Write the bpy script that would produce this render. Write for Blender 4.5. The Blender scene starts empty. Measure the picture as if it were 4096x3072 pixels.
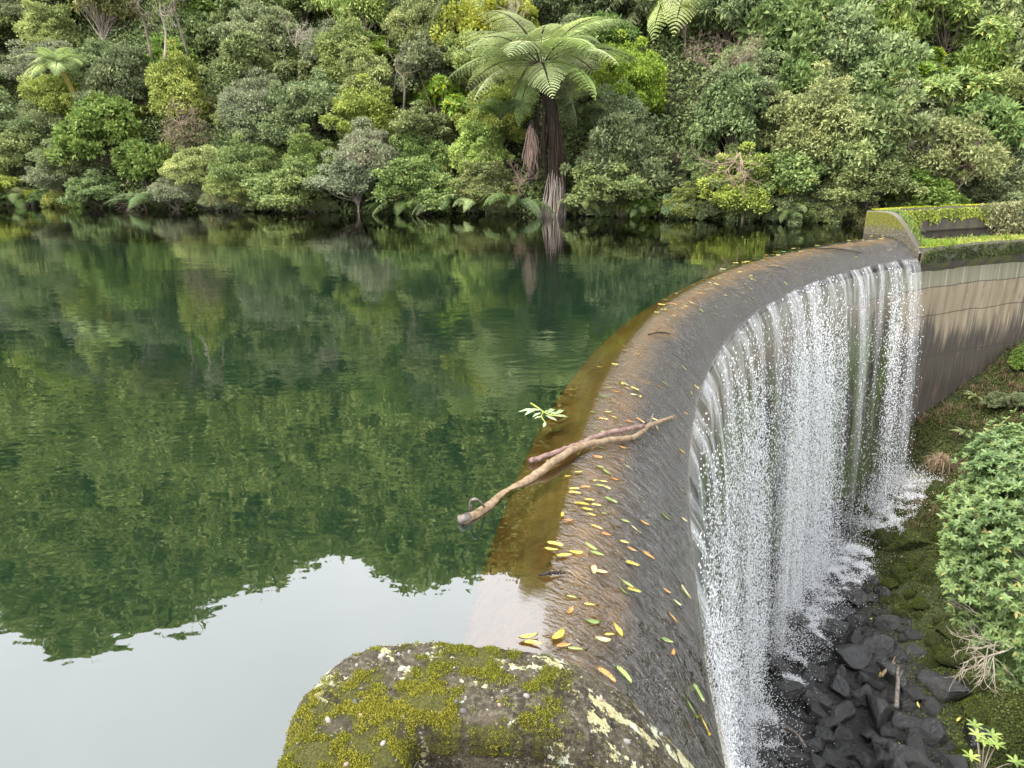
import bpy, math, random
import numpy as np
from mathutils import Vector
rng = np.random.default_rng(11); random.seed(11)
R_ = math.radians
scene = bpy.context.scene
COL = scene.collection
# ------------------------------------------------------------------ camera maths (used only to place things in the world)
PITCH, FPX, HC = R_(17.4), 2819.0, 3.0
def ray(px, py):
    r, u, f = px - 2048.0, 1536.0 - py, FPX
    return np.array([r, f*math.cos(PITCH) + u*math.sin(PITCH), -f*math.sin(PITCH) + u*math.cos(PITCH)])
CAM = np.array([0.0, 0.0, HC])
def at_z(px, py, z):
    d = ray(px, py); return CAM + d*((z - HC)/d[2])
def at_y(px, py, y):
    d = ray(px, py); return CAM + d*(y/d[1])
def project(p):
    x, y, z = p[0], p[1], p[2] - HC
    f = y*math.cos(PITCH) - z*math.sin(PITCH); u = y*math.sin(PITCH) + z*math.cos(PITCH)
    return 2048 + FPX*x/f, 1536 - FPX*u/f
# ------------------------------------------------------------------ noise
def _h(ix, iy, s):
    n = (ix.astype(np.int64)*374761393 + iy.astype(np.int64)*668265263 + s*974711) & 0x7fffffff
    n = ((n ^ (n >> 13))*1274126177) & 0x7fffffff
    return ((n ^ (n >> 16)) & 0xffff)/65535.0
def vn(x, y, s=0):
    x = np.asarray(x, float); y = np.asarray(y, float)
    ix, iy = np.floor(x), np.floor(y); fx, fy = x - ix, y - iy
    fx = fx*fx*(3 - 2*fx); fy = fy*fy*(3 - 2*fy)
    a, b = _h(ix, iy, s), _h(ix + 1, iy, s); c, d = _h(ix, iy + 1, s), _h(ix + 1, iy + 1, s)
    return (a*(1 - fx) + b*fx)*(1 - fy) + (c*(1 - fx) + d*fx)*fy
def fbm(x, y, s=0, o=4, g=.5):
    t, a, n = 0, 1.0, 0
    for k in range(o):
        t = t + a*vn(np.asarray(x)*2**k + 17.3*k, np.asarray(y)*2**k - 9.1*k, s + k); n += a; a *= g
    return t/n
def sstep(a, b, x):
    t = np.clip((np.asarray(x, float) - a)/(b - a), 0, 1); return t*t*(3 - 2*t)
# ------------------------------------------------------------------ mesh helpers
def mk(name, V, Fs, mats, parent=None, smooth=False, uv=None, attrs=None, midx=None, up=False):
    """one mesh object from vertex array V and a list of face index arrays"""
    V = np.asarray(V, np.float32).reshape(-1, 3)
    if not isinstance(Fs, list): Fs = [Fs]
    Fs = [np.atleast_2d(np.asarray(f, np.int32)) for f in Fs if len(f)]
    me = bpy.data.meshes.new(name)
    me.vertices.add(len(V)); me.vertices.foreach_set('co', V.ravel())
    loops = np.concatenate([f.ravel() for f in Fs]); tot = np.concatenate([np.full(len(f), f.shape[1], np.int32) for f in Fs])
    st = np.concatenate([[0], np.cumsum(tot)[:-1]]).astype(np.int32)
    me.loops.add(len(loops)); me.loops.foreach_set('vertex_index', loops)
    me.polygons.add(len(tot)); me.polygons.foreach_set('loop_start', st); me.polygons.foreach_set('loop_total', tot)
    if midx is not None: me.polygons.foreach_set('material_index', np.asarray(midx, np.int32))
    if smooth: me.polygons.foreach_set('use_smooth', np.ones(len(tot), bool))
    if uv is not None:
        l = me.uv_layers.new(name='UVMap'); l.data.foreach_set('uv', np.asarray(uv, np.float32)[loops].ravel())
    for k, a in (attrs or {}).items():
        at = me.attributes.new(k, 'FLOAT', 'POINT'); at.data.foreach_set('value', np.asarray(a, np.float32).ravel())
    me.update(calc_edges=True); me.validate()
    if up:
        nz = np.empty(len(me.polygons)*3, np.float32); me.polygons.foreach_get('normal', nz)
        if nz.reshape(-1, 3)[:, 2].mean() < 0: me.flip_normals()
    for m in (mats if isinstance(mats, (list, tuple)) else [mats]): me.materials.append(m)
    o = bpy.data.objects.new(name, me); COL.objects.link(o)
    if parent is not None: o.parent = parent
    return o
class MB:
    """collects pieces, links them as ONE mesh object"""
    def __init__(s): s.V = []; s.F = {}; s.n = 0
    def add(s, V, F, mi=0):
        V = np.asarray(V, float).reshape(-1, 3); F = np.asarray(F, int)
        s.V.append(V); s.F.setdefault((F.shape[1], mi), []).append(F + s.n); s.n += len(V)
    def build(s, name, mats, parent=None, smooth=False):
        Fs, mi = [], []
        for (k, m), l in s.F.items():
            f = np.concatenate(l); Fs.append(f); mi += [m]*len(f)
        return mk(name, np.concatenate(s.V), Fs, mats, parent, smooth, midx=mi)
def grid_faces(nu, nv, closed_u=False):
    a = np.arange(nu if closed_u else nu - 1)[:, None]; b = np.arange(nv - 1)[None, :]
    a2 = (a + 1) % nu
    return np.stack([a*nv + b, a2*nv + b, a2*nv + b + 1, a*nv + b + 1], -1).reshape(-1, 4)
def tube(P, rad, sides=6, cap=True, wob=0, seed=0):
    P = np.asarray(P, float); n = len(P); rad = np.broadcast_to(rad, n)
    T = np.gradient(P, axis=0); T /= np.linalg.norm(T, axis=1)[:, None] + 1e-9
    ref = np.array([0, 0, 1.0]) if abs(T[:, 2]).mean() < .8 else np.array([1.0, 0, 0])
    A = np.cross(T, ref); A /= np.linalg.norm(A, axis=1)[:, None] + 1e-9; B = np.cross(T, A)
    ph = np.linspace(0, 2*np.pi, sides, endpoint=False)
    rr = rad[:, None]*np.ones(sides)
    if wob: rr = rr*(1 + wob*(np.random.default_rng(seed).random((n, sides)) - .5))
    V = P[:, None, :] + rr[..., None]*(np.cos(ph)[None, :, None]*A[:, None, :] + np.sin(ph)[None, :, None]*B[:, None, :])
    V = V.reshape(-1, 3)
    i = np.arange(n - 1)[:, None]; j = np.arange(sides)[None, :]; j2 = (j + 1) % sides
    F = np.stack([i*sides + j, i*sides + j2, (i + 1)*sides + j2, (i + 1)*sides + j], -1).reshape(-1, 4)
    if cap:
        V = np.concatenate([V, P[:1], P[-1:]]); k = len(V)
        jj = np.arange(sides); c1 = np.stack([jj, (jj + 1) % sides, np.full(sides, k - 2), np.full(sides, k - 2)], -1)
        # caps as slim quads are avoided: use triangles by repeating the ring midpoint
        F2 = np.stack([np.full(sides, k - 2), (jj + 1) % sides, jj], -1); o = (n - 1)*sides
        F3 = np.stack([np.full(sides, k - 1), o + jj, o + (jj + 1) % sides], -1)
        return V, F, np.concatenate([F2, F3])
    return V, F, np.zeros((0, 3), int)
def add_tube(mb, P, rad, sides=6, mi=0, **k):
    V, F, C = tube(P, rad, sides, **k)
    n0 = mb.n; mb.add(V, F, mi)
    if len(C): mb.F.setdefault((3, mi), []).append(C + n0)
def curve(pts, n):
    pts = np.asarray(pts, float); m = len(pts); t = np.linspace(0, m - 1, n); out = []
    for x in t:
        i = min(int(x), m - 2); f = x - i
        p0, p1, p2, p3 = pts[max(i-1, 0)], pts[i], pts[i+1], pts[min(i+2, m-1)]
        out.append(.5*((2*p1) + (p2-p0)*f + (2*p0-5*p1+4*p2-p3)*f*f + (3*p1-p0-3*p2+p3)*f**3))
    return np.array(out)
def tag(o, label, cat, group=None, kind=None):
    o['label'] = label; o['category'] = cat
    if group: o['group'] = group
    if kind: o['kind'] = kind
    return o
def empty(name, loc, rz=0, sc=1.0):
    o = bpy.data.objects.new(name, None); COL.objects.link(o); o.location = loc; o.rotation_euler = (0, 0, rz)
    o.scale = (sc,)*3 if not hasattr(sc, '__len__') else sc
    o.empty_display_size = .2
    return o
def inst(o, parent=None, **k):
    c = o.copy(); COL.objects.link(c); c.parent = parent
    for a, v in k.items(): setattr(c, a, v)
    return c
ORD = ['leftmost', 'second from left', 'third from left', 'fourth from left', 'fifth from left', 'sixth from left', 'seventh from left', 'eighth from left', 'ninth from left', 'tenth from left']
NUM = ['', '', 'two', 'three', 'four', 'five', 'six', 'seven', 'eight', 'nine', 'ten']
def settle_labels(items):
    """items: list of (object, singular look, plural look, place, pixel x): makes each label single out one"""
    by = {}
    for it in items: by.setdefault((it[1], it[3]), []).append(it)
    for (s, place), l in by.items():
        l.sort(key=lambda i: i[4]); n = len(l)
        for k, it in enumerate(l):
            if n == 1: it[0]['label'] = f'{s} {place}'
            elif n <= 10:
                o = ORD[k] if k < n - 1 or n > 10 else 'rightmost'
                it[0]['label'] = f'{o} of {NUM[n]} {it[2]} {place}'
            else: it[0]['label'] = f'{s} {place}'
# ------------------------------------------------------------------ materials
class NT:
    def __init__(s, name):
        s.m = bpy.data.materials.new(name); s.m.use_nodes = True; s.t = s.m.node_tree; s.t.nodes.clear()
        s.out = s.t.nodes.new('ShaderNodeOutputMaterial')
    def n(s, typ, **k):
        nd = s.t.nodes.new(typ)
        for a, v in k.items():
            if a in nd.bl_rna.properties: setattr(nd, a, v)
        return nd
    def l(s, a, b): s.t.links.new(a, b)
    def val(s, sock, v):
        if hasattr(v, 'is_linked') or isinstance(v, bpy.types.NodeSocket): s.l(v, sock)
        else:
            if sock.type == 'RGBA' and len(v) == 3: v = (*v, 1)
            sock.default_value = v
    def coord(s, w='Object'): return s.n('ShaderNodeTexCoord').outputs[w]
    def attr(s, nm): return s.n('ShaderNodeAttribute', attribute_name=nm).outputs['Fac']
    def mapping(s, v, sc=(1, 1, 1), loc=(0, 0, 0), rot=(0, 0, 0)):
        m = s.n('ShaderNodeMapping'); s.l(v, m.inputs[0]); m.inputs['Scale'].default_value = sc; m.inputs['Location'].default_value = loc; m.inputs['Rotation'].default_value = rot
        return m.outputs[0]
    def noise(s, v, scale=5, detail=4, rough=.55, out='Fac', dist=0):
        n = s.n('ShaderNodeTexNoise'); s.l(v, n.inputs['Vector']); n.inputs['Scale'].default_value = scale; n.inputs['Detail'].default_value = detail
        n.inputs['Roughness'].default_value = rough; n.inputs['Distortion'].default_value = dist
        return n.outputs[0] if out == 'Fac' else n.outputs['Color']
    def voro(s, v, scale=5, feature='F1', out='Distance', rand=1):
        n = s.n('ShaderNodeTexVoronoi', feature=feature); s.l(v, n.inputs['Vector']); n.inputs['Scale'].default_value = scale; n.inputs['Randomness'].default_value = rand
        return n.outputs[out]
    def ramp(s, f, stops, interp='LINEAR'):
        r = s.n('ShaderNodeValToRGB'); s.l(f, r.inputs[0]); r.color_ramp.interpolation = interp
        el = r.color_ramp.elements
        while len(el) < len(stops): el.new(.5)
        for e, (p, c) in zip(el, stops):
            e.position = p; e.color = (c, c, c, 1) if not hasattr(c, '__len__') else (*c, 1)
        return r.outputs[0]
    def mix(s, f, a, b, bt='MIX'):
        m = s.n('ShaderNodeMix', data_type='RGBA', blend_type=bt)
        s.val(m.inputs[0], f); s.val(m.inputs[6], a); s.val(m.inputs[7], b); return m.outputs[2]
    def math(s, op, a, b=0.0, clamp=False):
        m = s.n('ShaderNodeMath', operation=op, use_clamp=clamp); s.val(m.inputs[0], a); s.val(m.inputs[1], b); return m.outputs[0]
    def mrange(s, v, a, b, c=0, d=1, smooth=True):
        m = s.n('ShaderNodeMapRange', interpolation_type='SMOOTHSTEP' if smooth else 'LINEAR'); s.l(v, m.inputs[0])
        for i, q in zip((1, 2, 3, 4), (a, b, c, d)): m.inputs[i].default_value = q
        return m.outputs[0]
    def sep(s, v):
        m = s.n('ShaderNodeSeparateXYZ'); s.l(v, m.inputs[0]); return m.outputs
    def bump(s, h, strength=.5, dist=.02, normal=None):
        b = s.n('ShaderNodeBump'); s.l(h, b.inputs['Height']); b.inputs['Strength'].default_value = strength; b.inputs['Distance'].default_value = dist
        if normal is not None: s.l(normal, b.inputs['Normal'])
        return b.outputs[0]
    def bsdf(s, col, rough=.8, normal=None, spec=.5, **k):
        b = s.n('ShaderNodeBsdfPrincipled'); s.val(b.inputs['Base Color'], col); s.val(b.inputs['Roughness'], rough)
        b.inputs['Specular IOR Level'].default_value = spec if not hasattr(spec, 'is_linked') else .5
        if normal is not None: s.l(normal, b.inputs['Normal'])
        for a, v in k.items(): s.val(b.inputs[a], v)
        return b.outputs[0]
    def mixs(s, f, a, b):
        m = s.n('ShaderNodeMixShader'); s.val(m.inputs[0], f); s.l(a, m.inputs[1]); s.l(b, m.inputs[2]); return m.outputs[0]
    def done(s, sh): s.l(sh, s.out.inputs[0]); return s.m

def leaf_mat(name, c0, c1, c2=None, trans=.30, rough=.55, spec=.22, objvar=.22, tint=None):
    """each leaf takes its own shade between c0 and c1 (a few c2), each plant its own brightness"""
    t = NT(name); isl = t.n('ShaderNodeNewGeometry').outputs['Random Per Island']
    stops = [(0, c0), (.55, c1)] + ([(.955, c1), (.985, c2)] if c2 else [(1, c1)])
    col = t.ramp(isl, stops)
    orr = t.n('ShaderNodeObjectInfo').outputs['Random']
    hs = t.n('ShaderNodeHueSaturation'); t.l(col, hs.inputs['Color'])
    t.l(t.mrange(orr, 0, 1, 1 - objvar, 1 + objvar, False), hs.inputs['Value'])
    t.l(t.mrange(t.math('FRACT', t.math('MULTIPLY', orr, 7.31)), 0, 1, .482, .512, False), hs.inputs['Hue'])
    t.l(t.mrange(t.math('FRACT', t.math('MULTIPLY', orr, 3.7)), 0, 1, .8, 1.15, False), hs.inputs['Saturation'])
    h2 = t.n('ShaderNodeHueSaturation'); t.l(hs.outputs[0], h2.inputs['Color'])    # patches of older and fresher leaf through one crown
    nz_ = t.noise(t.mapping(t.coord(), loc=(3, 1, 2)), .75, 3, .6)
    t.l(t.mrange(nz_, .32, .68, .72, 1.32, False), h2.inputs['Value']); t.l(t.mrange(nz_, .3, .7, .512, .486, False), h2.inputs['Hue']); hs = h2
    pb = t.bsdf(hs.outputs[0], rough, spec=spec)
    tr = t.n('ShaderNodeBsdfTranslucent'); t.l(hs.outputs[0], tr.inputs['Color'])
    return t.done(t.mixs(trans, pb, tr.outputs[0]))
def bark_mat(name, c0, c1, scale=8, stretch=(1, 1, .2), rough=.9):
    t = NT(name); v = t.mapping(t.coord(), stretch); n = t.noise(v, scale, 5, .6)
    return t.done(t.bsdf(t.ramp(n, [(.3, c0), (.7, c1)]), rough, t.bump(n, .6, .03), .2))
M = {}
M['silver'] = leaf_mat('leaf_silver', (.13, .165, .075), (.23, .27, .13), (.22, .19, .09))
M['sage'] = leaf_mat('leaf_sage', (.10, .145, .05), (.19, .24, .09), (.24, .23, .08))
M['lime'] = leaf_mat('leaf_lime', (.15, .205, .045), (.27, .33, .08), (.34, .32, .07))
M['yellow'] = leaf_mat('leaf_yellow', (.17, .20, .04), (.31, .33, .07), (.36, .30, .06))
M['mid'] = leaf_mat('leaf_mid', (.09, .145, .035), (.18, .24, .07), (.27, .26, .07))
M['deep'] = leaf_mat('leaf_deep', (.055, .09, .028), (.12, .16, .055), None)
M['olive'] = leaf_mat('leaf_olive', (.12, .135, .045), (.21, .22, .085), (.22, .18, .08))
M['whorl'] = leaf_mat('leaf_whorl', (.09, .145, .03), (.20, .27, .06), (.42, .34, .05), rough=.35, spec=.25)
M['blue'] = leaf_mat('leaf_blue', (.075, .12, .045), (.155, .205, .085), None, rough=.35, spec=.25)
M['rusty'] = leaf_mat('leaf_rusty', (.14, .105, .05), (.20, .19, .08), (.25, .12, .05))
M['glossy'] = leaf_mat('leaf_glossy', (.045, .105, .022), (.135, .225, .05), (.30, .27, .05), rough=.42, spec=.3, objvar=.05)
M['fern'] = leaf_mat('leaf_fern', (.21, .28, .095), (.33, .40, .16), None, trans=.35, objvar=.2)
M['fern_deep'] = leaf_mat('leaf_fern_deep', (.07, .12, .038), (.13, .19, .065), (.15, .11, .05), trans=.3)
M['moss_b'] = leaf_mat('leaf_moss_bright', (.13, .15, .02), (.33, .37, .045), (.42, .42, .08), trans=.25, rough=.9, spec=.1, objvar=.03)
M['dry_d'] = leaf_mat('leaf_dry_dark', (.05, .038, .022), (.14, .11, .06), None, rough=.9, objvar=.05)
M['grass'] = leaf_mat('leaf_grass', (.08, .14, .025), (.20, .28, .05), None, objvar=.05)
M['moss_y'] = leaf_mat('leaf_moss', (.06, .062, .012), (.20, .205, .03), (.31, .32, .07), trans=.2, rough=.9, spec=.25, objvar=.05)
M['moss_d'] = leaf_mat('leaf_moss_dark', (.018, .026, .006), (.055, .07, .014), (.13, .13, .03), trans=.1, rough=.9, spec=.1, objvar=.1)
M['dry'] = leaf_mat('leaf_dry', (.16, .12, .07), (.28, .22, .13), None, rough=.8)
M['brush'] = leaf_mat('leaf_brush', (.06, .095, .03), (.155, .20, .062), (.16, .13, .06), objvar=.05)
M['hill'] = leaf_mat('leaf_hill', (.15, .20, .055), (.30, .35, .11), (.32, .3, .1), objvar=.1)
M['bark'] = bark_mat('bark', (.05, .04, .03), (.16, .13, .10))
M['twig'] = bark_mat('pale_twig', (.16, .13, .10), (.33, .29, .23))
M['pink_twig'] = bark_mat('pinkish_twig', (.15, .10, .08), (.30, .21, .17))
M['trunk_moss'] = bark_mat('mossy_trunk', (.10, .09, .02), (.23, .20, .05), 6, (1, 1, 2.5))
M['fern_trunk'] = bark_mat('fern_trunk', (.012, .01, .008), (.05, .038, .028), 10, (1, 1, .35))
M['dead_frond'] = bark_mat('dead_frond', (.014, .010, .008), (.055, .036, .025), 10)
M['pale_strand'] = bark_mat('weathered_strand', (.09, .07, .055), (.27, .23, .20), 10)
# ------------------------------------------------------------------ world, sun, camera, render settings
SUN_EL, SUN_AZ = R_(48), R_(-125)
w = bpy.data.worlds.new('World'); scene.world = w; w.use_nodes = True
wt = w.node_tree; bg = wt.nodes['Background']
sky = wt.nodes.new('ShaderNodeTexSky'); sky.sky_type = 'NISHITA'; sky.sun_disc = False; sky.sun_elevation = SUN_EL; sky.sun_rotation = SUN_AZ
sky.dust_density = 3.0; sky.air_density = 1.0
hs = wt.nodes.new('ShaderNodeHueSaturation'); hs.inputs['Saturation'].default_value = .28; hs.inputs['Value'].default_value = 1.0
wt.links.new(sky.outputs[0], hs.inputs['Color'])
# the cloud layer: soft pale masses on the direction of the sky
tc = wt.nodes.new('ShaderNodeTexCoord'); cn = wt.nodes.new('ShaderNodeTexNoise'); cn.inputs['Scale'].default_value = 1.6; cn.inputs['Detail'].default_value = 5
wt.links.new(tc.outputs['Generated'], cn.inputs['Vector'])
cr = wt.nodes.new('ShaderNodeValToRGB'); cr.color_ramp.elements[0].position = .3; cr.color_ramp.elements[0].color = (8.4, 8.7, 9.2, 1); cr.color_ramp.elements[1].position = .7; cr.color_ramp.elements[1].color = (11.6, 11.7, 12.0, 1)
wt.links.new(cn.outputs[0], cr.inputs[0])
mx = wt.nodes.new('ShaderNodeMix'); mx.data_type = 'RGBA'; mx.inputs[0].default_value = .72
wt.links.new(hs.outputs[0], mx.inputs[6]); wt.links.new(cr.outputs[0], mx.inputs[7]); wt.links.new(mx.outputs[2], bg.inputs['Color'])
bg.inputs['Strength'].default_value = .15
sd = bpy.data.lights.new('sun', 'SUN'); sd.energy = 2.2; sd.angle = R_(11); sd.color = (1, .955, .88)
so = bpy.data.objects.new('sun', sd); COL.objects.link(so)
sv = Vector((math.sin(SUN_AZ)*math.cos(SUN_EL), math.cos(SUN_AZ)*math.cos(SUN_EL), math.sin(SUN_EL)))
so.rotation_euler = (-sv).to_track_quat('-Z', 'Y').to_euler(); so.location = sv*60
cd = bpy.data.cameras.new('camera'); cam = bpy.data.objects.new('camera', cd); COL.objects.link(cam); scene.camera = cam
cd.sensor_width = 36; cd.lens = FPX/4096*36; cd.clip_start = .05; cd.clip_end = 2000
cam.location = CAM; cam.rotation_euler = (R_(90) - PITCH, 0, 0)
scene.view_settings.view_transform = 'Standard'; scene.view_settings.look = 'None'; scene.view_settings.exposure = 1.65; scene.view_settings.gamma = 1
scene.cycles.max_bounces = 6; scene.cycles.diffuse_bounces = 3; scene.cycles.glossy_bounces = 3; scene.cycles.transmission_bounces = 4; scene.cycles.transparent_max_bounces = 14
scene.cycles.caustics_reflective = False; scene.cycles.caustics_refractive = False
scene.cycles.use_denoising = True; scene.cycles.sample_clamp_direct = 5; scene.cycles.sample_clamp_indirect = 4
# ------------------------------------------------------------------ the dam's plan: an arc
CX, CY, RAD = 37.6, 0.3, 38.2
TH0, TH1 = math.asin(2.35/38.2), R_(55.2)
def usc(th): return np.interp(th, [.06, .2, .35, .6, .97], [.89, .95, 1.0, 1.07, 1.05])    # the crest is a little narrower at the near end
def arc(th, u, z):
    th, u, z = np.broadcast_arrays(np.asarray(th, float), np.asarray(u, float), np.asarray(z, float))
    u = np.where(u > 0, u*usc(th), u)
    return np.stack([CX - (RAD - u)*np.cos(th), CY + (RAD - u)*np.sin(th), z], -1)
def tu(p):
    x, y = p[0] - CX, p[1] - CY; th = math.atan2(y, -x); return th, (RAD - math.hypot(x, y))/float(usc(th))
PU = np.array([0, .35, .7, 1.0, 1.3, 1.7, 2.0, 2.06]); PZ = np.array([-.42, -.2, -.11, -.11, -.2, -.45, -.75, -.84])
FU = np.array([-9, .3, .55, .70, .85, 1.0, 1.3, 1.7, 2.0, 2.08, 3]); FZ = np.array([0, 0, 0, -.002, -.016, -.052, -.155, -.41, -.71, -.80, -2.5])
def film_z(u): return np.interp(u, FU, FZ)
def on_water(px, py, up=0.0):
    d = ray(px, py); lo, hi = 1.0, 60.0
    t0 = .5/np.linalg.norm(d); ts = np.linspace(1.0, 70, 4000)/np.linalg.norm(d)*1.0
    P = CAM + ts[:, None]*d
    u = (RAD - np.hypot(P[:, 0] - CX, P[:, 1] - CY))/usc(np.arctan2(P[:, 1] - CY, CX - P[:, 0]))
    g = P[:, 2] - film_z(u) - up
    k = int(np.argmax(g < 0))
    f = g[k-1]/(g[k-1] - g[k]); return P[k-1]*(1 - f) + P[k]*f
# ------------------------------------------------------------------ shore and hill
SX = np.array([-160, -80, -38.4, -17.4, 2.3, 8.1, 13, 18.6, 24, 30, 60, 120]); SY = np.array([90, 66, 54.5, 48.1, 44.4, 42.2, 39.9, 38.2, 38.6, 39.8, 43, 46])
def shore(x): return np.interp(x, SX, SY)
def hill(x, y):
    x = np.asarray(x, float); y = np.asarray(y, float)
    d = y - shore(x) + 1.2*(fbm(x*.25, x*0 + 3, 5, 3) - .5)
    s2 = 1.5 + .038*np.clip(-24 - x, 0, 40) + .004*np.clip(x - 5, 0, 40)
    z = np.where(d < 0, np.maximum(-3, d*1.5), np.where(d < .8, d*1.1, .88 + np.minimum(d - .8, 15.2)*.93))
    z = z + np.clip(d - 16, 0, 14)*s2 + np.clip(d - 30, 0, 60)*.15
    return z + np.where(d > 1, (fbm(x*.16, y*.16, 9, 4) - .5)*2.2*sstep(1, 6, d), 0)
gx = np.concatenate([np.linspace(-160, -50, 30), np.linspace(-48, 34, 130), np.linspace(36, 120, 24)]); gd = np.concatenate([np.linspace(-3, 2, 14), np.linspace(2.6, 34, 70), np.linspace(37, 90, 14)])
GX, GD = np.meshgrid(gx, gd, indexing='ij'); GY = shore(GX) + GD; GZ = hill(GX, GY)
t = NT('hill_soil'); v = t.coord(); n1 = t.noise(v, .8, 6, .6); n2 = t.noise(v, 6, 5, .65)
soil = t.done(t.bsdf(t.mix(t.ramp(n1, [(.4, 0), (.6, 1)]), t.ramp(n2, [(.3, (.012, .010, .007)), (.7, (.045, .035, .022))]), t.ramp(n2, [(.3, (.012, .02, .007)), (.7, (.04, .05, .018))])), .95, t.bump(n2, .8, .15), .2))
tag(mk('hillside', np.stack([GX, GY, GZ], -1), grid_faces(len(gx), len(gd)), soil, smooth=True), 'steep dark hillside under the bush on the far bank', 'hillside', kind='structure')
# ------------------------------------------------------------------ lake
ths = np.linspace(TH0 - .35, R_(80), 260)
edge = arc(ths, .45, 0.0)[:, :2]
outer = [(40, 60), (-160, 95), (-160, -80), (edge[0][0] - 4, -80)]
LV = np.concatenate([np.c_[edge, np.zeros(len(edge))], np.array([(x, y, 0) for x, y in outer])])
t = NT('lake_water'); v = t.coord()
n1 = t.noise(t.mapping(v, (1, 1.5, 1)), .55, 2, .5); n2 = t.noise(t.mapping(v, (1.1, 1.7, 1)), 2.3, 2, .5); n3 = t.noise(v, 7, 1, .5)
calm = t.mrange(t.noise(v, .13, 2, .5), .35, .65, .35, 1.0)
hgt = t.math('MULTIPLY', t.math('ADD', t.math('MULTIPLY', n1, 2.2), t.math('ADD', n2, t.math('MULTIPLY', n3, .04))), calm)
bn = t.bump(hgt, 1.0, .0042)
fr = t.n('ShaderNodeFresnel'); fr.inputs['IOR'].default_value = 2.2; t.l(bn, fr.inputs['Normal'])
gl = t.n('ShaderNodeBsdfGlossy'); gl.inputs['Roughness'].default_value = .012; t.l(bn, gl.inputs['Normal']); gl.inputs['Color'].default_value = (1, 1, 1, 1)
tp = t.n('ShaderNodeBsdfTransparent'); tp.inputs['Color'].default_value = (.92, .88, .76, 1)
M['lake'] = t.done(t.mixs(fr.outputs[0], tp.outputs[0], gl.outputs[0]))
tag(mk('water', LV, [np.arange(len(LV))[None, :]], M['lake'], up=True), 'still dark green reservoir reflecting the forest and pale sky', 'reservoir', kind='structure')
t = NT('turbid_depth'); n = t.noise(t.coord(), .7, 3)
M['bed'] = t.done(t.bsdf(t.ramp(n, [(.35, (.050, .135, .088)), (.7, (.058, .152, .098))]), 1, None, 0))
edge2 = arc(ths, .03, -2.2); BV = np.concatenate([edge2, np.array([(x, y, -2.2) for x, y in outer])])
tag(mk('lake_bed', BV, [np.arange(len(BV))[None, :]], M['bed'], up=True), 'murky green depth of the reservoir under its surface', 'lake bed', kind='structure')
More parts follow.
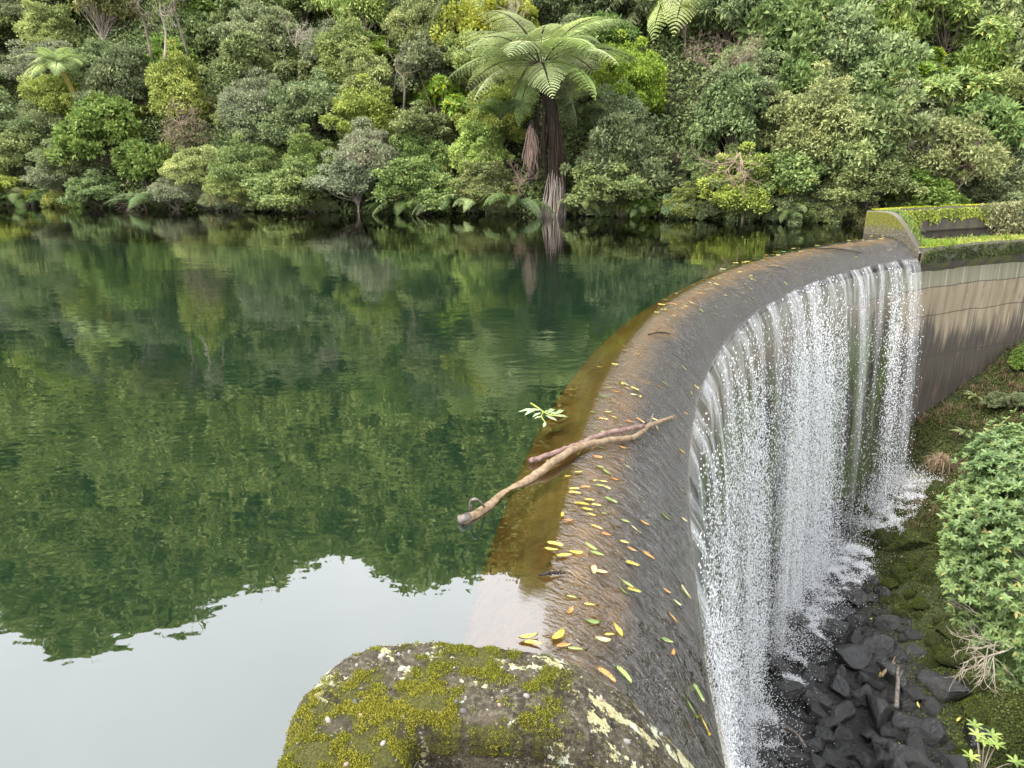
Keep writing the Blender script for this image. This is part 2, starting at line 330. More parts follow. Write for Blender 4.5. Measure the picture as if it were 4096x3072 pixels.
# ------------------------------------------------------------------ concrete
def concrete_mats():
    # crest under flowing water: brown algae upstream, dark grey towards the lip
    t = NT('crest_concrete'); u = t.attr('u'); v = t.coord()
    n1 = t.noise(v, 1.4, 5, .6); n2 = t.noise(v, 9, 6, .7); n3 = t.noise(v, 45, 3, .6)
    brown = t.mix(t.ramp(n1, [(.35, 0), (.65, 1)]), (.46, .235, .055), (.33, .20, .06))
    brown = t.mix(t.ramp(n2, [(.36, .5), (.55, 0)]), brown, (.09, .06, .02))
    brown = t.mix(t.math('MULTIPLY', t.ramp(n3, [(.45, 0), (.7, 1)]), .5), brown, (.24, .16, .07))
    grey = t.ramp(n2, [(.3, (.017, .012, .008)), (.7, (.070, .053, .037))])
    f = t.mrange(t.math('ADD', u, t.math('MULTIPLY', t.math('SUBTRACT', n1, .5), .7)), .88, 1.5)
    up = t.mrange(t.math('ADD', u, t.math('MULTIPLY', t.math('SUBTRACT', n2, .5), .35)), -.12, .10, 1, 0)
    c = t.mix(f, t.mix(up, brown, (.055, .05, .018)), grey)
    M['crest'] = t.done(t.bsdf(c, .7, t.bump(t.math('ADD', n2, t.math('MULTIPLY', n3, .4)), .6, .02), .3))
    # dam wall: lifts, drip stains, dark lower part, moss where the water falls
    t = NT('dam_concrete'); uvn = t.n('ShaderNodeUVMap'); uv = uvn.outputs[0]; sx = t.sep(uv); a, z = sx[0], sx[1]
    st = t.noise(t.mapping(uv, (3.2, .16, 1)), 1, 6, .65); st2 = t.noise(t.mapping(uv, (8, .5, 1)), 1, 5, .65); bl = t.noise(t.mapping(uv, (.45, .5, 1)), 1, 4, .55); fine = t.noise(uv, 14, 5, .7)
    zz = t.math('ADD', z, t.math('MULTIPLY', t.math('SUBTRACT', t.noise(t.mapping(uv, (.35, .35, 1)), 1, 2), .5), .28))
    def band(lo, hi, col, base):
        return t.mix(t.math('MULTIPLY', t.math('GREATER_THAN', zz, lo), t.math('LESS_THAN', zz, hi)), base, col)
    tan = t.ramp(st, [(.25, (.10, .078, .048)), (.5, (.175, .14, .088)), (.75, (.24, .205, .145))])
    gry = t.ramp(st, [(.25, (.095, .09, .058)), (.55, (.16, .15, .10)), (.8, (.22, .205, .145))])
    low = t.ramp(st2, [(.3, (.022, .019, .014)), (.7, (.062, .052, .038))])
    pale = t.ramp(st2, [(.4, (.10, .08, .055)), (.75, (.36, .31, .22))])
    # dark streaks running down from the third joint, their length differs
    d3 = t.math('SUBTRACT', -3.55, zz); st3 = t.noise(t.mapping(uv, (1.15, .07, 1), loc=(4, 2, 0)), 1, 4, .7)
    leng = t.math('ADD', t.math('MULTIPLY', t.math('SUBTRACT', st3, .46), 6.5), t.math('MULTIPLY', t.math('SUBTRACT', st2, .5), 1.6))
    drk = t.mrange(t.math('ADD', t.math('SUBTRACT', d3, leng), t.math('MULTIPLY', t.math('SUBTRACT', bl, .3), 1.2)), -.2, 1.3)
    c = t.mix(drk, tan, low)
    c = t.mix(t.math('MULTIPLY', t.ramp(st2, [(.58, 0), (.68, 1)]), t.mrange(d3, 0, 2.2, .85, 0)), c, pale)
    c = t.mix(t.math('MULTIPLY', t.ramp(t.noise(t.mapping(uv, (1.3, .5, 1)), 1, 5, .7), [(.58, 0), (.66, 1)]), .7), c, (.09, .06, .045))
    c = band(-2.3, 5, gry, c)
    for j in (-2.3, -3.6, -5.6, -8.4):
        g = t.math('LESS_THAN', t.math('ABSOLUTE', t.math('SUBTRACT', zz, j)), t.math('MULTIPLY', t.ramp(fine, [(.3, 0), (.7, 1)]), .05))
        c = t.mix(t.math('MULTIPLY', g, .8), c, (.03, .025, .018))
    # board marks of the formwork in the top lift
    bm = t.math('LESS_THAN', t.math('ABSOLUTE', t.math('SUBTRACT', t.math('FRACT', t.math('MULTIPLY', a, .72)), .5)), .02)
    c = t.mix(t.math('MULTIPLY', t.math('MULTIPLY', bm, t.math('GREATER_THAN', zz, -2.3)), .45), c, (.36, .34, .27))
    # under the fall: wet, dark, with hanging green moss in vertical patches
    wet = t.mrange(a, -.25, .0, 1, 0)
    mo = t.math('MULTIPLY', t.ramp(t.noise(t.mapping(uv, (.75, .13, 1)), 1, 4, .6), [(.43, 0), (.54, 1)]), t.mrange(z, -4.2, -2.2, 1, 0))
    wc = t.mix(mo, t.mix(t.mrange(z, -4.5, -2, .85, .35), c, (.022, .02, .015)), t.ramp(fine, [(.3, (.02, .032, .006)), (.7, (.075, .105, .02))]))
    c = t.mix(wet, c, wc)
    c = t.mix(t.math('MULTIPLY', t.mrange(t.math('ADD', z, t.math('MULTIPLY', st, 2)), -8.8, -7.6, 1, 0), .8), c, t.ramp(fine, [(.3, (.02, .03, .008)), (.7, (.07, .09, .02))]))
    M['dam'] = t.done(t.bsdf(c, t.math('SUBTRACT', .85, t.math('MULTIPLY', wet, .5)), t.bump(t.math('ADD', fine, t.math('MULTIPLY', st2, .6)), .5, .03), .35))
    # weathered dark concrete with moss and lichen by noise (ledge, parapet)
    t = NT('old_concrete'); v = t.coord(); n1 = t.noise(v, 1.2, 6, .65); n2 = t.noise(v, 9, 6, .7)
    c = t.ramp(n2, [(.3, (.03, .027, .022)), (.7, (.10, .09, .072))])
    c = t.mix(t.ramp(n1, [(.5, 0), (.62, .8)]), c, (.10, .11, .03))
    M['oldc'] = t.done(t.bsdf(c, .95, t.bump(n2, .7, .03), .2))
concrete_mats()
# ------------------------------------------------------------------ the dam
dam = tag(empty('arch_dam', arc(TH0, 2.0, -12.5)), 'curved concrete dam with a spillway crest and stained downstream wall', 'dam')
def under(o, p):
    o.parent = p; o.matrix_parent_inverse = p.matrix_basis.inverted() if p.rotation_euler.z == 0 and tuple(p.scale) == (1, 1, 1) else p.matrix_world.inverted(); return o
def strip(name, th, U, Z, mat, sm=True, wob=0.0):
    U, Z = np.asarray(U, float), np.asarray(Z, float)
    T, UU = np.meshgrid(th, U, indexing='ij'); ZZ = np.broadcast_to(Z, T.shape).copy()
    if wob: ZZ += wob*(fbm(T*RAD*1.3, UU*2, 4, 4) - .5)
    P = arc(T, UU, ZZ)
    uv = np.stack([(T - TH1)*RAD, ZZ], -1).reshape(-1, 2)
    return mk(name, P.reshape(-1, 3), grid_faces(len(th), len(U)), mat, smooth=sm, uv=uv, attrs={'u': UU})
uu = np.linspace(0, 2.06, 40)
thc = np.linspace(TH0 - .03, TH1 + .012, 420)
cr_o = strip('spillway_crest', thc, np.concatenate([[0.0], uu, [2.06, 1.95, 1.8]]), np.concatenate([[-3.5], np.interp(uu, PU, PZ), [-.97, -1.02, -1.2]]), M['crest'], wob=.03)
under(cr_o, dam)
thw = np.linspace(TH0 - .2, R_(84), 320); zw = np.concatenate([np.linspace(-1.18, -12.8, 60)])
dw = strip('dam_wall', thw, np.full(len(zw), 1.80) - .02*np.sin(zw*3), zw, M['dam']); under(dw, dam)
# ledge beyond the spillway
thl = np.linspace(TH1 + .004, R_(84), 130)
lu = np.array([.75, 1.2, 1.7, 2.15, 2.22, 2.22, 2.20, 1.78]); lz = np.array([-.40, -.42, -.43, -.45, -.5, -.85, -1.05, -1.55])
lg = strip('coping_ledge', thl, lu, lz, M['oldc'], sm=False, wob=.10); under(lg, dam)
e = arc(np.full(8, TH1 + .004), lu, lz); under(mk('ledge_end', np.concatenate([e, arc(TH1 + .004, [.75], [-1.55])]), [np.arange(9)[None, :]], M['oldc']), dam)
# ------------------------------------------------------------------ water over the crest
fu = np.concatenate([np.linspace(.45, 2.05, 70), [2.08]])
thf = np.linspace(TH0 - .02, TH1 + .003, 900)
T, U = np.meshgrid(thf, fu, indexing='ij'); A = T*RAD
Z = film_z(U) + sstep(.75, 1.25, U)*(.016*(vn(A*5 + U*2.2, U*1.1, 3) - .5) + .010*(vn(A*13 + U*5, U*2.6, 8) - .5))
t = NT('spillway_water'); uvs = t.n('ShaderNodeUVMap').outputs[0]; u = t.attr('u')
amp = t.mrange(u, .66, 1.15, .002, 1.0)
sk = t.mapping(uvs, (1, 1, 1), rot=(0, 0, R_(-24)))
n1 = t.noise(t.mapping(sk, (9, 5.5, 1)), 1, 3, .6, dist=.8); n2 = t.noise(t.mapping(sk, (32, 13, 1)), 1, 3, .6); n3 = t.noise(t.mapping(uvs, (3, 2, 1)), 1, 3, .5)
hh = t.math('MULTIPLY', t.math('SUBTRACT', t.math('ADD', t.math('ADD', n1, t.math('MULTIPLY', n2, .5)), t.math('MULTIPLY', n3, .6)), 1.05), amp)
bn = t.bump(hh, 1.0, .16)
fr = t.n('ShaderNodeFresnel'); t.l(t.mrange(u, .55, 1.1, 2.2, 1.75), fr.inputs['IOR']); t.l(bn, fr.inputs['Normal'])
gl = t.n('ShaderNodeBsdfGlossy'); gl.inputs['Roughness'].default_value = .05; t.l(bn, gl.inputs['Normal']); gl.inputs['Color'].default_value = (1, 1, 1, 1)
tp = t.n('ShaderNodeBsdfTransparent'); tp.inputs['Color'].default_value = (.92, .88, .76, 1)
M['film'] = t.done(t.mixs(fr.outputs[0], tp.outputs[0], gl.outputs[0]))
tag(mk('overflow_water', arc(T, U, Z).reshape(-1, 3), grid_faces(len(thf), len(fu)), M['film'], smooth=True, uv=np.stack([A, U], -1).reshape(-1, 2), attrs={'u': U}, up=True),
    'thin rippled sheet of water sliding over the curved spillway crest', 'water', kind='structure')
# ------------------------------------------------------------------ the waterfall
t = NT('falling_water'); uvs = t.n('ShaderNodeUVMap').outputs[0]; z = t.sep(uvs)[1]
d0 = t.noise(t.mapping(uvs, (.8, .05, 1)), 1, 3, .55); s1 = t.noise(t.mapping(uvs, (6, .35, 1)), 1, 5, .7, dist=.4); s2 = t.noise(t.mapping(uvs, (38, 2.2, 1)), 1, 4, .75, dist=.8)
s3 = t.noise(t.mapping(uvs, (30, 14, 1)), 1, 3, .7)
al = t.math('ADD', t.math('ADD', t.math('SUBTRACT', t.math('MULTIPLY', d0, 1.2), .2), t.math('MULTIPLY', s1, .55)), t.math('MULTIPLY', s2, .85))
al = t.mrange(al, 1.02, 1.42, 0, .74)
brk = t.mix(t.mrange(z, -4.5, -.8), t.ramp(s3, [(.42, .12), (.62, .85)]), t.ramp(s3, [(.36, .30), (.58, 1)]))
al = t.math('MULTIPLY', al, brk)
df = t.n('ShaderNodeBsdfDiffuse'); df.inputs['Color'].default_value = (.86, .87, .88, 1)
tl = t.n('ShaderNodeBsdfTranslucent'); tl.inputs['Color'].default_value = (.86, .87, .88, 1)
tp = t.n('ShaderNodeBsdfTransparent')
M['curtain'] = t.done(t.mixs(al, tp.outputs[0], t.mixs(.4, df.outputs[0], tl.outputs[0])))
t = NT('water_drop')
df = t.bsdf((.86, .87, .88), .25, None, .5); tl = t.n('ShaderNodeBsdfTranslucent'); tl.inputs['Color'].default_value = (.86, .87, .88, 1)
M['drop'] = t.done(t.mixs(.35, df, tl.outputs[0]))
fall = tag(empty('waterfall', arc((TH0 + TH1)/2, 3.0, -12)), 'white curtain of water falling off the curved spillway lip', 'waterfall', kind='stuff')
FLOOR = -12.2
def fall_uz(th, tt, k):
    a = th*RAD; v = (.95 + .5*(fbm(a*.6, a*0 + k, 21, 3) - .5))*(.55 + .45*k)
    return 2.07 + v*tt, -.80 - .25*tt - 4.9*tt**2
thq = np.linspace(TH0 - .012, TH1 + .001, 700); tt = np.sqrt(np.linspace(0, 1, 46))*1.49
for k in (0.35, 1.0):
    T, Q = np.meshgrid(thq, tt, indexing='ij'); U, Z = fall_uz(T, Q, k)
    under(mk('water_curtain', arc(T, U, Z).reshape(-1, 3), grid_faces(len(thq), len(tt)), M['curtain'], smooth=True, uv=np.stack([T*RAD + 3.7*k, Z], -1).reshape(-1, 2)), fall)
def drops(P, L, Wd, D=None):
    """small drops: stretched octahedra"""
    n = len(P); o = np.array([[1, 0, 0], [0, 1, 0], [-1, 0, 0], [0, -1, 0], [0, 0, 1], [0, 0, -1]], float)
    V = np.empty((n, 6, 3)); V[:] = o; V[..., :2] *= Wd[:, None, None]; V[..., 2] *= L[:, None]
    if D is not None:
        V[..., 0] += V[..., 2]*D[:, None, 0]; V[..., 1] += V[..., 2]*D[:, None, 1]
    V += P[:, None, :]
    f = np.array([[0, 1, 4], [1, 2, 4], [2, 3, 4], [3, 0, 4], [1, 0, 5], [2, 1, 5], [3, 2, 5], [0, 3, 5]])
    return V.reshape(-1, 3), (np.arange(n)[:, None, None]*6 + f).reshape(-1, 3)
N = 140000
th = TH0 - .012 + rng.random(N*2)*(TH1 - TH0 + .013); zr = rng.random(N*2); tq = np.sqrt(zr)*1.48
den = fbm(th*RAD*1.1, th*0 + 1, 33, 3); keep = rng.random(N*2) < np.clip((den - .37)*2.8, .03, 1)*(.08 + .92*sstep(.0, .33, zr)); th, tq, zr = th[keep][:N], tq[keep][:N], zr[keep][:N]
U, Z = fall_uz(th, tq, .3 + .9*rng.random(len(th))); U = U + rng.normal(0, .03, len(th)) + .10*zr*rng.normal(0, 1, len(th))
P = arc(th, U, Z); sz = (.006 + .008*rng.random(len(P)))*np.interp(th, [TH0, .35, TH1], [.75, 1, 1.25])
V, F = drops(P, sz*(1.6 + 1.4*rng.random(len(P))), sz)
under(mk('water_drops', V, F, M['drop']), fall)
# ------------------------------------------------------------------ ground below the dam
def gorge(x, y):
    x = np.asarray(x, float); y = np.asarray(y, float)
    u = RAD - np.hypot(x - CX, y - CY)
    z = -12.3 + .9*np.exp(-np.clip(u - 1.8, 0, 9)/1.2)
    xb = 12.6 + (y - 15)*.21
    b = np.clip(x - xb, 0, 30); z = z + np.minimum(b*.62, 6.9) + .35*sstep(-3.5, 0, x - xb)
    return z + .55*(fbm(x*.5, y*.5, 41, 5) - .5) + .9*sstep(0, 4, b)*(fbm(x*.35, y*.35, 47, 4) - .5)
x = np.linspace(-6, 48, 330); y = np.linspace(-8, 50, 360); X, Y = np.meshgrid(x, y, indexing='ij'); Zg = gorge(X, Y)
uu_ = RAD - np.hypot(X - CX, Y - CY); Zg = np.where((uu_ < 1.5) & (X < 34.5), -12.6, Zg)
t = NT('gorge_ground'); v = t.coord(); n1 = t.noise(v, 1.1, 5, .6); n2 = t.noise(v, 7, 6, .7); n3 = t.noise(v, 30, 4, .7); mm = t.attr('moss')
dk = t.ramp(n2, [(.35, (.008, .008, .008)), (.7, (.035, .033, .03))])
ms = t.ramp(n3, [(.34, (.006, .008, .002)), (.52, (.022, .030, .007)), (.68, (.085, .105, .018))])
f = t.mrange(t.math('ADD', mm, t.math('MULTIPLY', t.math('SUBTRACT', n1, .5), .8)), .35, .65)
M['gorge'] = t.done(t.bsdf(t.mix(f, dk, ms), t.mrange(t.math('ADD', f, n1), .42, 1.1, .06, .95), t.bump(t.math('ADD', n2, t.math('MULTIPLY', n3, .4)), .9, .12), .5))
xb = 12.6 + (Y - 15)*.21
tag(mk('gorge_ground', np.stack([X, Y, Zg], -1).reshape(-1, 3), grid_faces(len(x), len(y)), M['gorge'], smooth=True, attrs={'moss': sstep(-2.0, .6, X - xb)}),
    'dark wet gorge floor rising into a mossy bank below the dam', 'ground', kind='structure')
# ------------------------------------------------------------------ foliage building blocks
def unit(a): return a/(np.linalg.norm(a, axis=-1, keepdims=True) + 1e-9)
def leaves(P, T, Nn, L, Wd, fold=.25, six=False):
    """folded leaf blades at points P, along T, facing Nn"""
    T = unit(T); B = unit(np.cross(T, Nn)); Nn = np.cross(B, T); L = L[:, None]; Wd = Wd[:, None]
    if not six:
        a = P; l = P + T*L*.45 + B*Wd*.5 + Nn*Wd*fold; r_ = P + T*L*.45 - B*Wd*.5 + Nn*Wd*fold; tip = P + T*L
        V = np.stack([a, l, tip, r_], 1); f = np.array([[0, 2, 1], [0, 3, 2]]); k = 4
    else:
        V = np.stack([P, P + T*L*.3 + B*Wd*.42 + Nn*Wd*fold*.8, P + T*L*.65 + B*Wd*.46 + Nn*Wd*fold*.7, P + T*L - Nn*L*.10,
                      P + T*L*.65 - B*Wd*.46 + Nn*Wd*fold*.7, P + T*L*.3 - B*Wd*.42 + Nn*Wd*fold*.8, P + T*L*.5], 1)
        f = np.array([[0, 6, 1], [1, 6, 2], [2, 6, 3], [3, 6, 4], [4, 6, 5], [5, 6, 0]]); k = 7
    return V.reshape(-1, 3), (np.arange(len(P))[:, None, None]*k + f).reshape(-1, 3)
# ------------------------------------------------------------------ rocks at the foot of the fall
def rock_mesh(seed, flat=.7, cuts=9, rough=.10):
    import bmesh
    bm = bmesh.new(); bmesh.ops.create_icosphere(bm, subdivisions=4, radius=1)
    V = np.array([v.co[:] for v in bm.verts]); F = np.array([[v.index for v in f.verts] for f in bm.faces]); bm.free()
    r = np.random.default_rng(seed); V *= np.array([1, .6 + .35*r.random(), flat*(.7 + .5*r.random())])
    for k in range(cuts):
        n = r.normal(size=3); n /= np.linalg.norm(n); d = (.42 + .3*r.random())*np.linalg.norm(n*np.array([1, .8, flat]))
        s = V @ n - d; V -= np.where(s > 0, s, 0)[:, None]*n*.97
    q = fbm(V[:, 0]*2.2 + V[:, 2]*1.7, V[:, 1]*2.2 - V[:, 2], seed, 4) - .5
    return V*(1 + rough*2*q)[:, None], F
t = NT('wet_rock'); v = t.coord(); n1 = t.noise(v, 1.6, 5, .6); n2 = t.noise(v, 7, 6, .72); orr = t.n('ShaderNodeObjectInfo').outputs['Random']
M['wet'] = t.done(t.bsdf(t.mix(orr, t.ramp(n2, [(.3, (.004, .004, .0045)), (.75, (.020, .0195, .0195))]), t.ramp(n2, [(.3, (.006, .006, .0055)), (.75, (.030, .028, .025))])),
                         t.ramp(n1, [(.46, .03), (.64, .15)]), t.bump(t.math('ADD', n1, t.math('MULTIPLY', n2, .45)), 1.0, .17), .5, IOR=1.6))
t = NT('mossy_rock'); v = t.coord(); n1 = t.noise(v, 2.2, 5, .6); n2 = t.noise(v, 9, 6, .8)
c = t.ramp(n2, [(.36, (.004, .006, .0015)), (.52, (.020, .027, .006)), (.68, (.075, .09, .016))])
M['mossrock'] = t.done(t.bsdf(t.mix(t.ramp(n1, [(.30, .9), (.45, 0)]), c, (.015, .014, .012)), .9, t.bump(n2, 1.0, .06), .2))
RK = [rock_mesh(100 + i, .62 + .1*(i % 3)) for i in range(8)]
rocks_lab = []
protos = {}
def rock(x, y, s, mossy, seed):
    k = seed % 8; key = (k, mossy)
    nm = 'mossy_boulder' if mossy else 'wet_boulder'
    if key not in protos:
        V, F = RK[k]; protos[key] = mk(nm, V, [F], M['mossrock' if mossy else 'wet'], smooth=True); o = protos[key]
        if mossy:
            q = np.random.default_rng(seed); fi = q.integers(0, len(F), 5200); w3 = q.dirichlet([1, 1, 1], 5200); Pm = (V[F[fi]]*w3[..., None]).sum(1); nn = unit(np.cross(V[F[fi, 1]] - V[F[fi, 0]], V[F[fi, 2]] - V[F[fi, 0]])); kk = (nn[:, 2] > -.2) & (fbm(Pm[:, 0]*3, Pm[:, 1]*3 + Pm[:, 2], 3, 3) > .4); Pm, nn = Pm[kk], nn[kk]
            l_ = .05 + .06*q.random(len(Pm)); Vm, Fm = leaves(Pm, nn*.6 + q.normal(size=Pm.shape)*.6, q.normal(size=Pm.shape), l_, l_*.4); mk('moss', Vm, [Fm], M['moss_d'], o)['kind'] = 'stuff'
    else:
        o = inst(protos[key])
        for ch in protos[key].children: inst(ch, o)
    r = random.Random(seed)
    o.location = (x, y, float(gorge(x, y)) + s*.18); o.scale = (s, s*(.8 + .4*r.random()), s*(.75 + .4*r.random()))
    o.rotation_euler = (r.uniform(-.4, .4), r.uniform(-.4, .4), r.uniform(0, 6.3))
    tag(o, '', 'rock', 'mossy boulders at the foot of the bank' if mossy else 'wet black boulders below the waterfall')
    px, py = project(o.location)
    u = RAD - math.hypot(x - CX, y - CY)
    big = 'big' if s > .75 else ('small' if s < .42 else 'mid sized')
    if mossy:
        look = f'{big} dark green mossy boulder'; place = 'on the mossy bank' if py > 2600 else ('below the leafy shrub' if py > 2350 else 'left of the leafy shrub')
    else:
        look = f'{big} wet black boulder'
        place = ('under the fall' if u < 4.2 else 'beside the splash' if u < 5.6 else 'in open gorge') + (' at far end' if py < 2250 else ' at near end' if py > 2720 else ' midway')
    rocks_lab.append((o, look, look + 's', place, px))
r = random.Random(5); placed = []
def try_rocks(n, smin, smax, umin, umax, mossy, pad):
    c = 0
    for _ in range(n*60):
        if c >= n: break
        px, py = r.uniform(2880, 3900), r.uniform(2080, 3100)
        p = at_z(px, py, -12.0); u = RAD - math.hypot(p[0] - CX, p[1] - CY)
        if not umin < u < umax: continue
        xb = 12.6 + (p[1] - 15)*.21; isM = p[0] > xb - .7 + r.uniform(-.8, .8)
        if isM != mossy or p[0] > xb + 3: continue
        s = smin + (smax - smin)*r.random()**1.6
        if any(math.hypot(p[0] - q[0], p[1] - q[1]) < pad*(s + q[2]) for q in placed): continue
        placed.append((p[0], p[1], s)); rock(p[0], p[1], s, mossy, 1000 + len(placed)*7 + int(s*10)); c += 1
try_rocks(22, .55, .85, 2.6, 9, False, .60); try_rocks(90, .34, .58, 2.3, 10, False, .52); try_rocks(130, .14, .30, 2.2, 10.5, False, .46)
try_rocks(18, .55, .9, 2.5, 14, True, .55); try_rocks(50, .25, .5, 2.5, 14, True, .5)
settle_labels(rocks_lab)
# splash at the foot: drops and froth
N = 80000
th = TH0 + .1 + rng.random(N)*(TH1 - TH0 - .1); u0 = 3.3 + .55*rng.normal(size=N); den = fbm(th*RAD*.9, th*0, 51, 3); k = rng.random(N) < np.clip((den - .3)*2.6, .05, 1)
th, u0 = th[k], u0[k]; P = arc(th, u0, 0.0); P[:, 2] = gorge(P[:, 0], P[:, 1]) + .15 + np.abs(rng.normal(0, .32, len(P)))
sz = .006 + .010*rng.random(len(P)); V1, F1 = drops(P, sz*1.2, sz)
# froth running down between the rocks
Q = []
for k in range(44):
    a = TH0 + .12 + rng.random()*(TH1 - TH0 - .13); u = 3.2 + rng.random()*.5
    for s in range(60):
        u += .010 + .016*rng.random(); a += rng.normal(0, .0016)
        for m in range(11): Q.append((a + rng.normal(0, .0022), u + rng.normal(0, .06), .12*rng.random() + .22*math.exp(-((u - 3.8)/.9)**2)))
Q = np.array(Q); P = arc(Q[:, 0], Q[:, 1], 0.0); P[:, 2] = gorge(P[:, 0], P[:, 1]) + Q[:, 2]
sz = .007 + .011*rng.random(len(P)); V2, F2 = drops(P, sz*.8, sz)
tag(mk('splash', np.concatenate([V1, V2]), [np.concatenate([F1, F2 + len(V1)])], M['drop']), 'white splash and froth where the waterfall breaks on the rocks', 'splash', kind='stuff')
def crown(seed, R, nc, per, L, ratio, style='plain', lo=-.45, inner=.62, clump=(.09, .27), droop=.0):
    """leaf clumps spread through an ellipsoid of radii R; returns V, F, clump centres"""
    r = np.random.default_rng(seed); R = np.asarray(R, float)
    D = unit(r.normal(size=(nc*6, 3))); D = D[D[:, 2] > lo][:nc]; nc = len(D)
    ns = r.integers(4, 7); S = unit(r.normal(size=(ns, 3)))*(.30 + .38*r.random((ns, 1))); S[:, 2] = S[:, 2]*.8 + .08; Rs = .38 + .34*r.random(ns); si = r.integers(0, ns, nc)
    C = S[si] + D*Rs[si][:, None]*(inner + (1.04 - inner)*r.random((nc, 1))**.6)*(1 + .3*(r.random((nc, 1)) - .5)); C[:, 2] *= np.where(C[:, 2] < 0, .85, 1)
    cr_ = clump[0] + (clump[1] - clump[0])*r.random(nc)
    sh = r.random(nc) < .12; C[sh] *= 1.22
    n = nc*per; ci = np.repeat(np.arange(nc), per)
    d = unit(r.normal(size=(n, 3)) + D[ci]*.55 + np.array([0, 0, .45])); rad = cr_[ci][:, None]*(.55 + .5*r.random((n, 1)))
    P = (C[ci] + d*rad*np.array([1.15, 1.15, .75]))*R
    if style == 'whorl':
        m = 7; n2 = n//m; P = np.repeat(P[:n2], m, 0); ax = unit(d[:n2]*.8 + np.array([0, 0, .7]) + .3*r.normal(size=(n2, 3))); ax = np.repeat(ax, m, 0)
        ph = np.tile(np.arange(m)*2*np.pi/m, n2) + np.repeat(r.random(n2)*6, m); e1 = unit(np.cross(ax, [1, .3, .2])); e2 = np.cross(ax, e1)
        T = e1*np.cos(ph)[:, None] + e2*np.sin(ph)[:, None] + ax*(.25 + .4*r.random((n2*m, 1))) - np.array([0, 0, droop]); Nn = ax; n = n2*m
    else:
        T = unit(r.normal(size=(n, 3))*.8 + d*.7 - np.array([0, 0, droop])); Nn = unit(d*.5 + np.array([0, 0, .75]) + .55*r.normal(size=(n, 3)))
    l = L*(.65 + .6*r.random(n)); V, F = leaves(P, T, Nn, l, l*ratio)
    return V, F, C*R
def limbs(C, seed, base=(0, 0, -1), n=26, r0=.06, fork=.35):
    mb = MB(); r = np.random.default_rng(seed); base = np.array(base, float)
    k = r.permutation(len(C))[:n]; trunk_top = base*.35
    add_tube(mb, curve([base, base*.7 + r.normal(0, .06, 3), trunk_top], 6), np.linspace(r0, r0*.7, 6), 6)
    for i in k:
        s = trunk_top*(.6 + .8*r.random()); m = (s + C[i])*.5 + r.normal(0, .10, 3)*np.linalg.norm(C[i]); 
        add_tube(mb, curve([s, m, C[i]], 6), np.linspace(r0*.45, r0*.12, 6), 4, cap=False)
    return mb
KINDS = {  # look, plural look, material, crown args
 's': ('silvery fine-leaved shrub', 'silvery fine-leaved shrubs', 'silver', dict(nc=159, per=162, L=0.129, ratio=.45)),
 'g': ('grey-green leafy shrub', 'grey-green leafy shrubs', 'sage', dict(nc=135, per=150, L=0.158, ratio=.5)),
 'l': ('bright lime-green bush', 'bright lime-green bushes', 'lime', dict(nc=143, per=162, L=0.136, ratio=.45)),
 'y': ('yellow-green small-leaved bush', 'yellow-green small-leaved bushes', 'yellow', dict(nc=125, per=150, L=0.136, ratio=.5)),
 'm': ('mid green broadleaved tree', 'mid green broadleaved trees', 'mid', dict(nc=103, per=125, L=0.227, ratio=.45)),
 'd': ('dark green dense tree', 'dark green dense trees', 'deep', dict(nc=103, per=137, L=0.211, ratio=.42)),
 'D': ('deep shaded evergreen', 'deep shaded evergreens', 'deep', dict(nc=91, per=125, L=0.227, ratio=.35, droop=.5)),
 'o': ('olive-brown scrubby bush', 'olive-brown scrubby bushes', 'olive', dict(nc=70, per=90, L=.18, ratio=.4)),
 'w': ('bright whorl-leaved tree', 'bright whorl-leaved trees', 'whorl', dict(nc=91, per=150, L=0.242, ratio=.36, style='whorl')),
 'b': ('bluish-green glossy shrub', 'bluish-green glossy shrubs', 'blue', dict(nc=103, per=125, L=0.204, ratio=.42)),
 't': ('rusty half-bare scrub', 'rusty half-bare scrubs', 'rusty', dict(nc=60, per=55, L=.17, ratio=.4)),
 'n': ('narrow-leaved dark tree', 'narrow-leaved dark trees', 'blue', dict(nc=101, per=162, L=0.272, ratio=.16, style='whorl')),
}
BUSH = {}
for i, (k, v) in enumerate(KINDS.items()):
    BUSH[k] = []
    for j in range(2):
        V, F, C = crown(300 + 10*i + j, (1.75, 1.6, 1.45 + .3*j), **v[3])
        lm = limbs(C, 700 + 10*i + j, (0.15, 0, -2.6), 30 if k not in 'ot' else 60, .075)
        BUSH[k].append((V, F, lm))
bush_proto = {}; bush_lab = []
def bush(kind, p, sc, rz, vs=1.0):
    """p: crown centre"""
    j = random.randrange(2); key = (kind, j)
    nm = {'m': 'broadleaf_tree', 'd': 'broadleaf_tree', 'D': 'evergreen_tree', 'w': 'broadleaf_tree', 'n': 'evergreen_tree'}.get(kind, 'shrub')
    o = empty(nm, (p[0], p[1], p[2] - 2.6*sc*vs), rz, (sc, sc, sc*vs))
    if key not in bush_proto:
        V, F, lm = BUSH[kind][j]
        V = V + np.array([0, 0, 2.6])
        c = mk('crown', V, [F], M[KINDS[kind][2]], o)
        lm.V = [v + np.array([0, 0, 2.6]) for v in lm.V]
        s = lm.build('trunk', [M['twig' if kind in 'slyot' else 'bark']], o, True); bush_proto[key] = (c, s)
    else:
        for q in bush_proto[key]: inst(q, o)
    tag(o, '', 'tree' if nm.endswith('tree') else 'shrub', 'bushes and trees on the far bank')
    return o
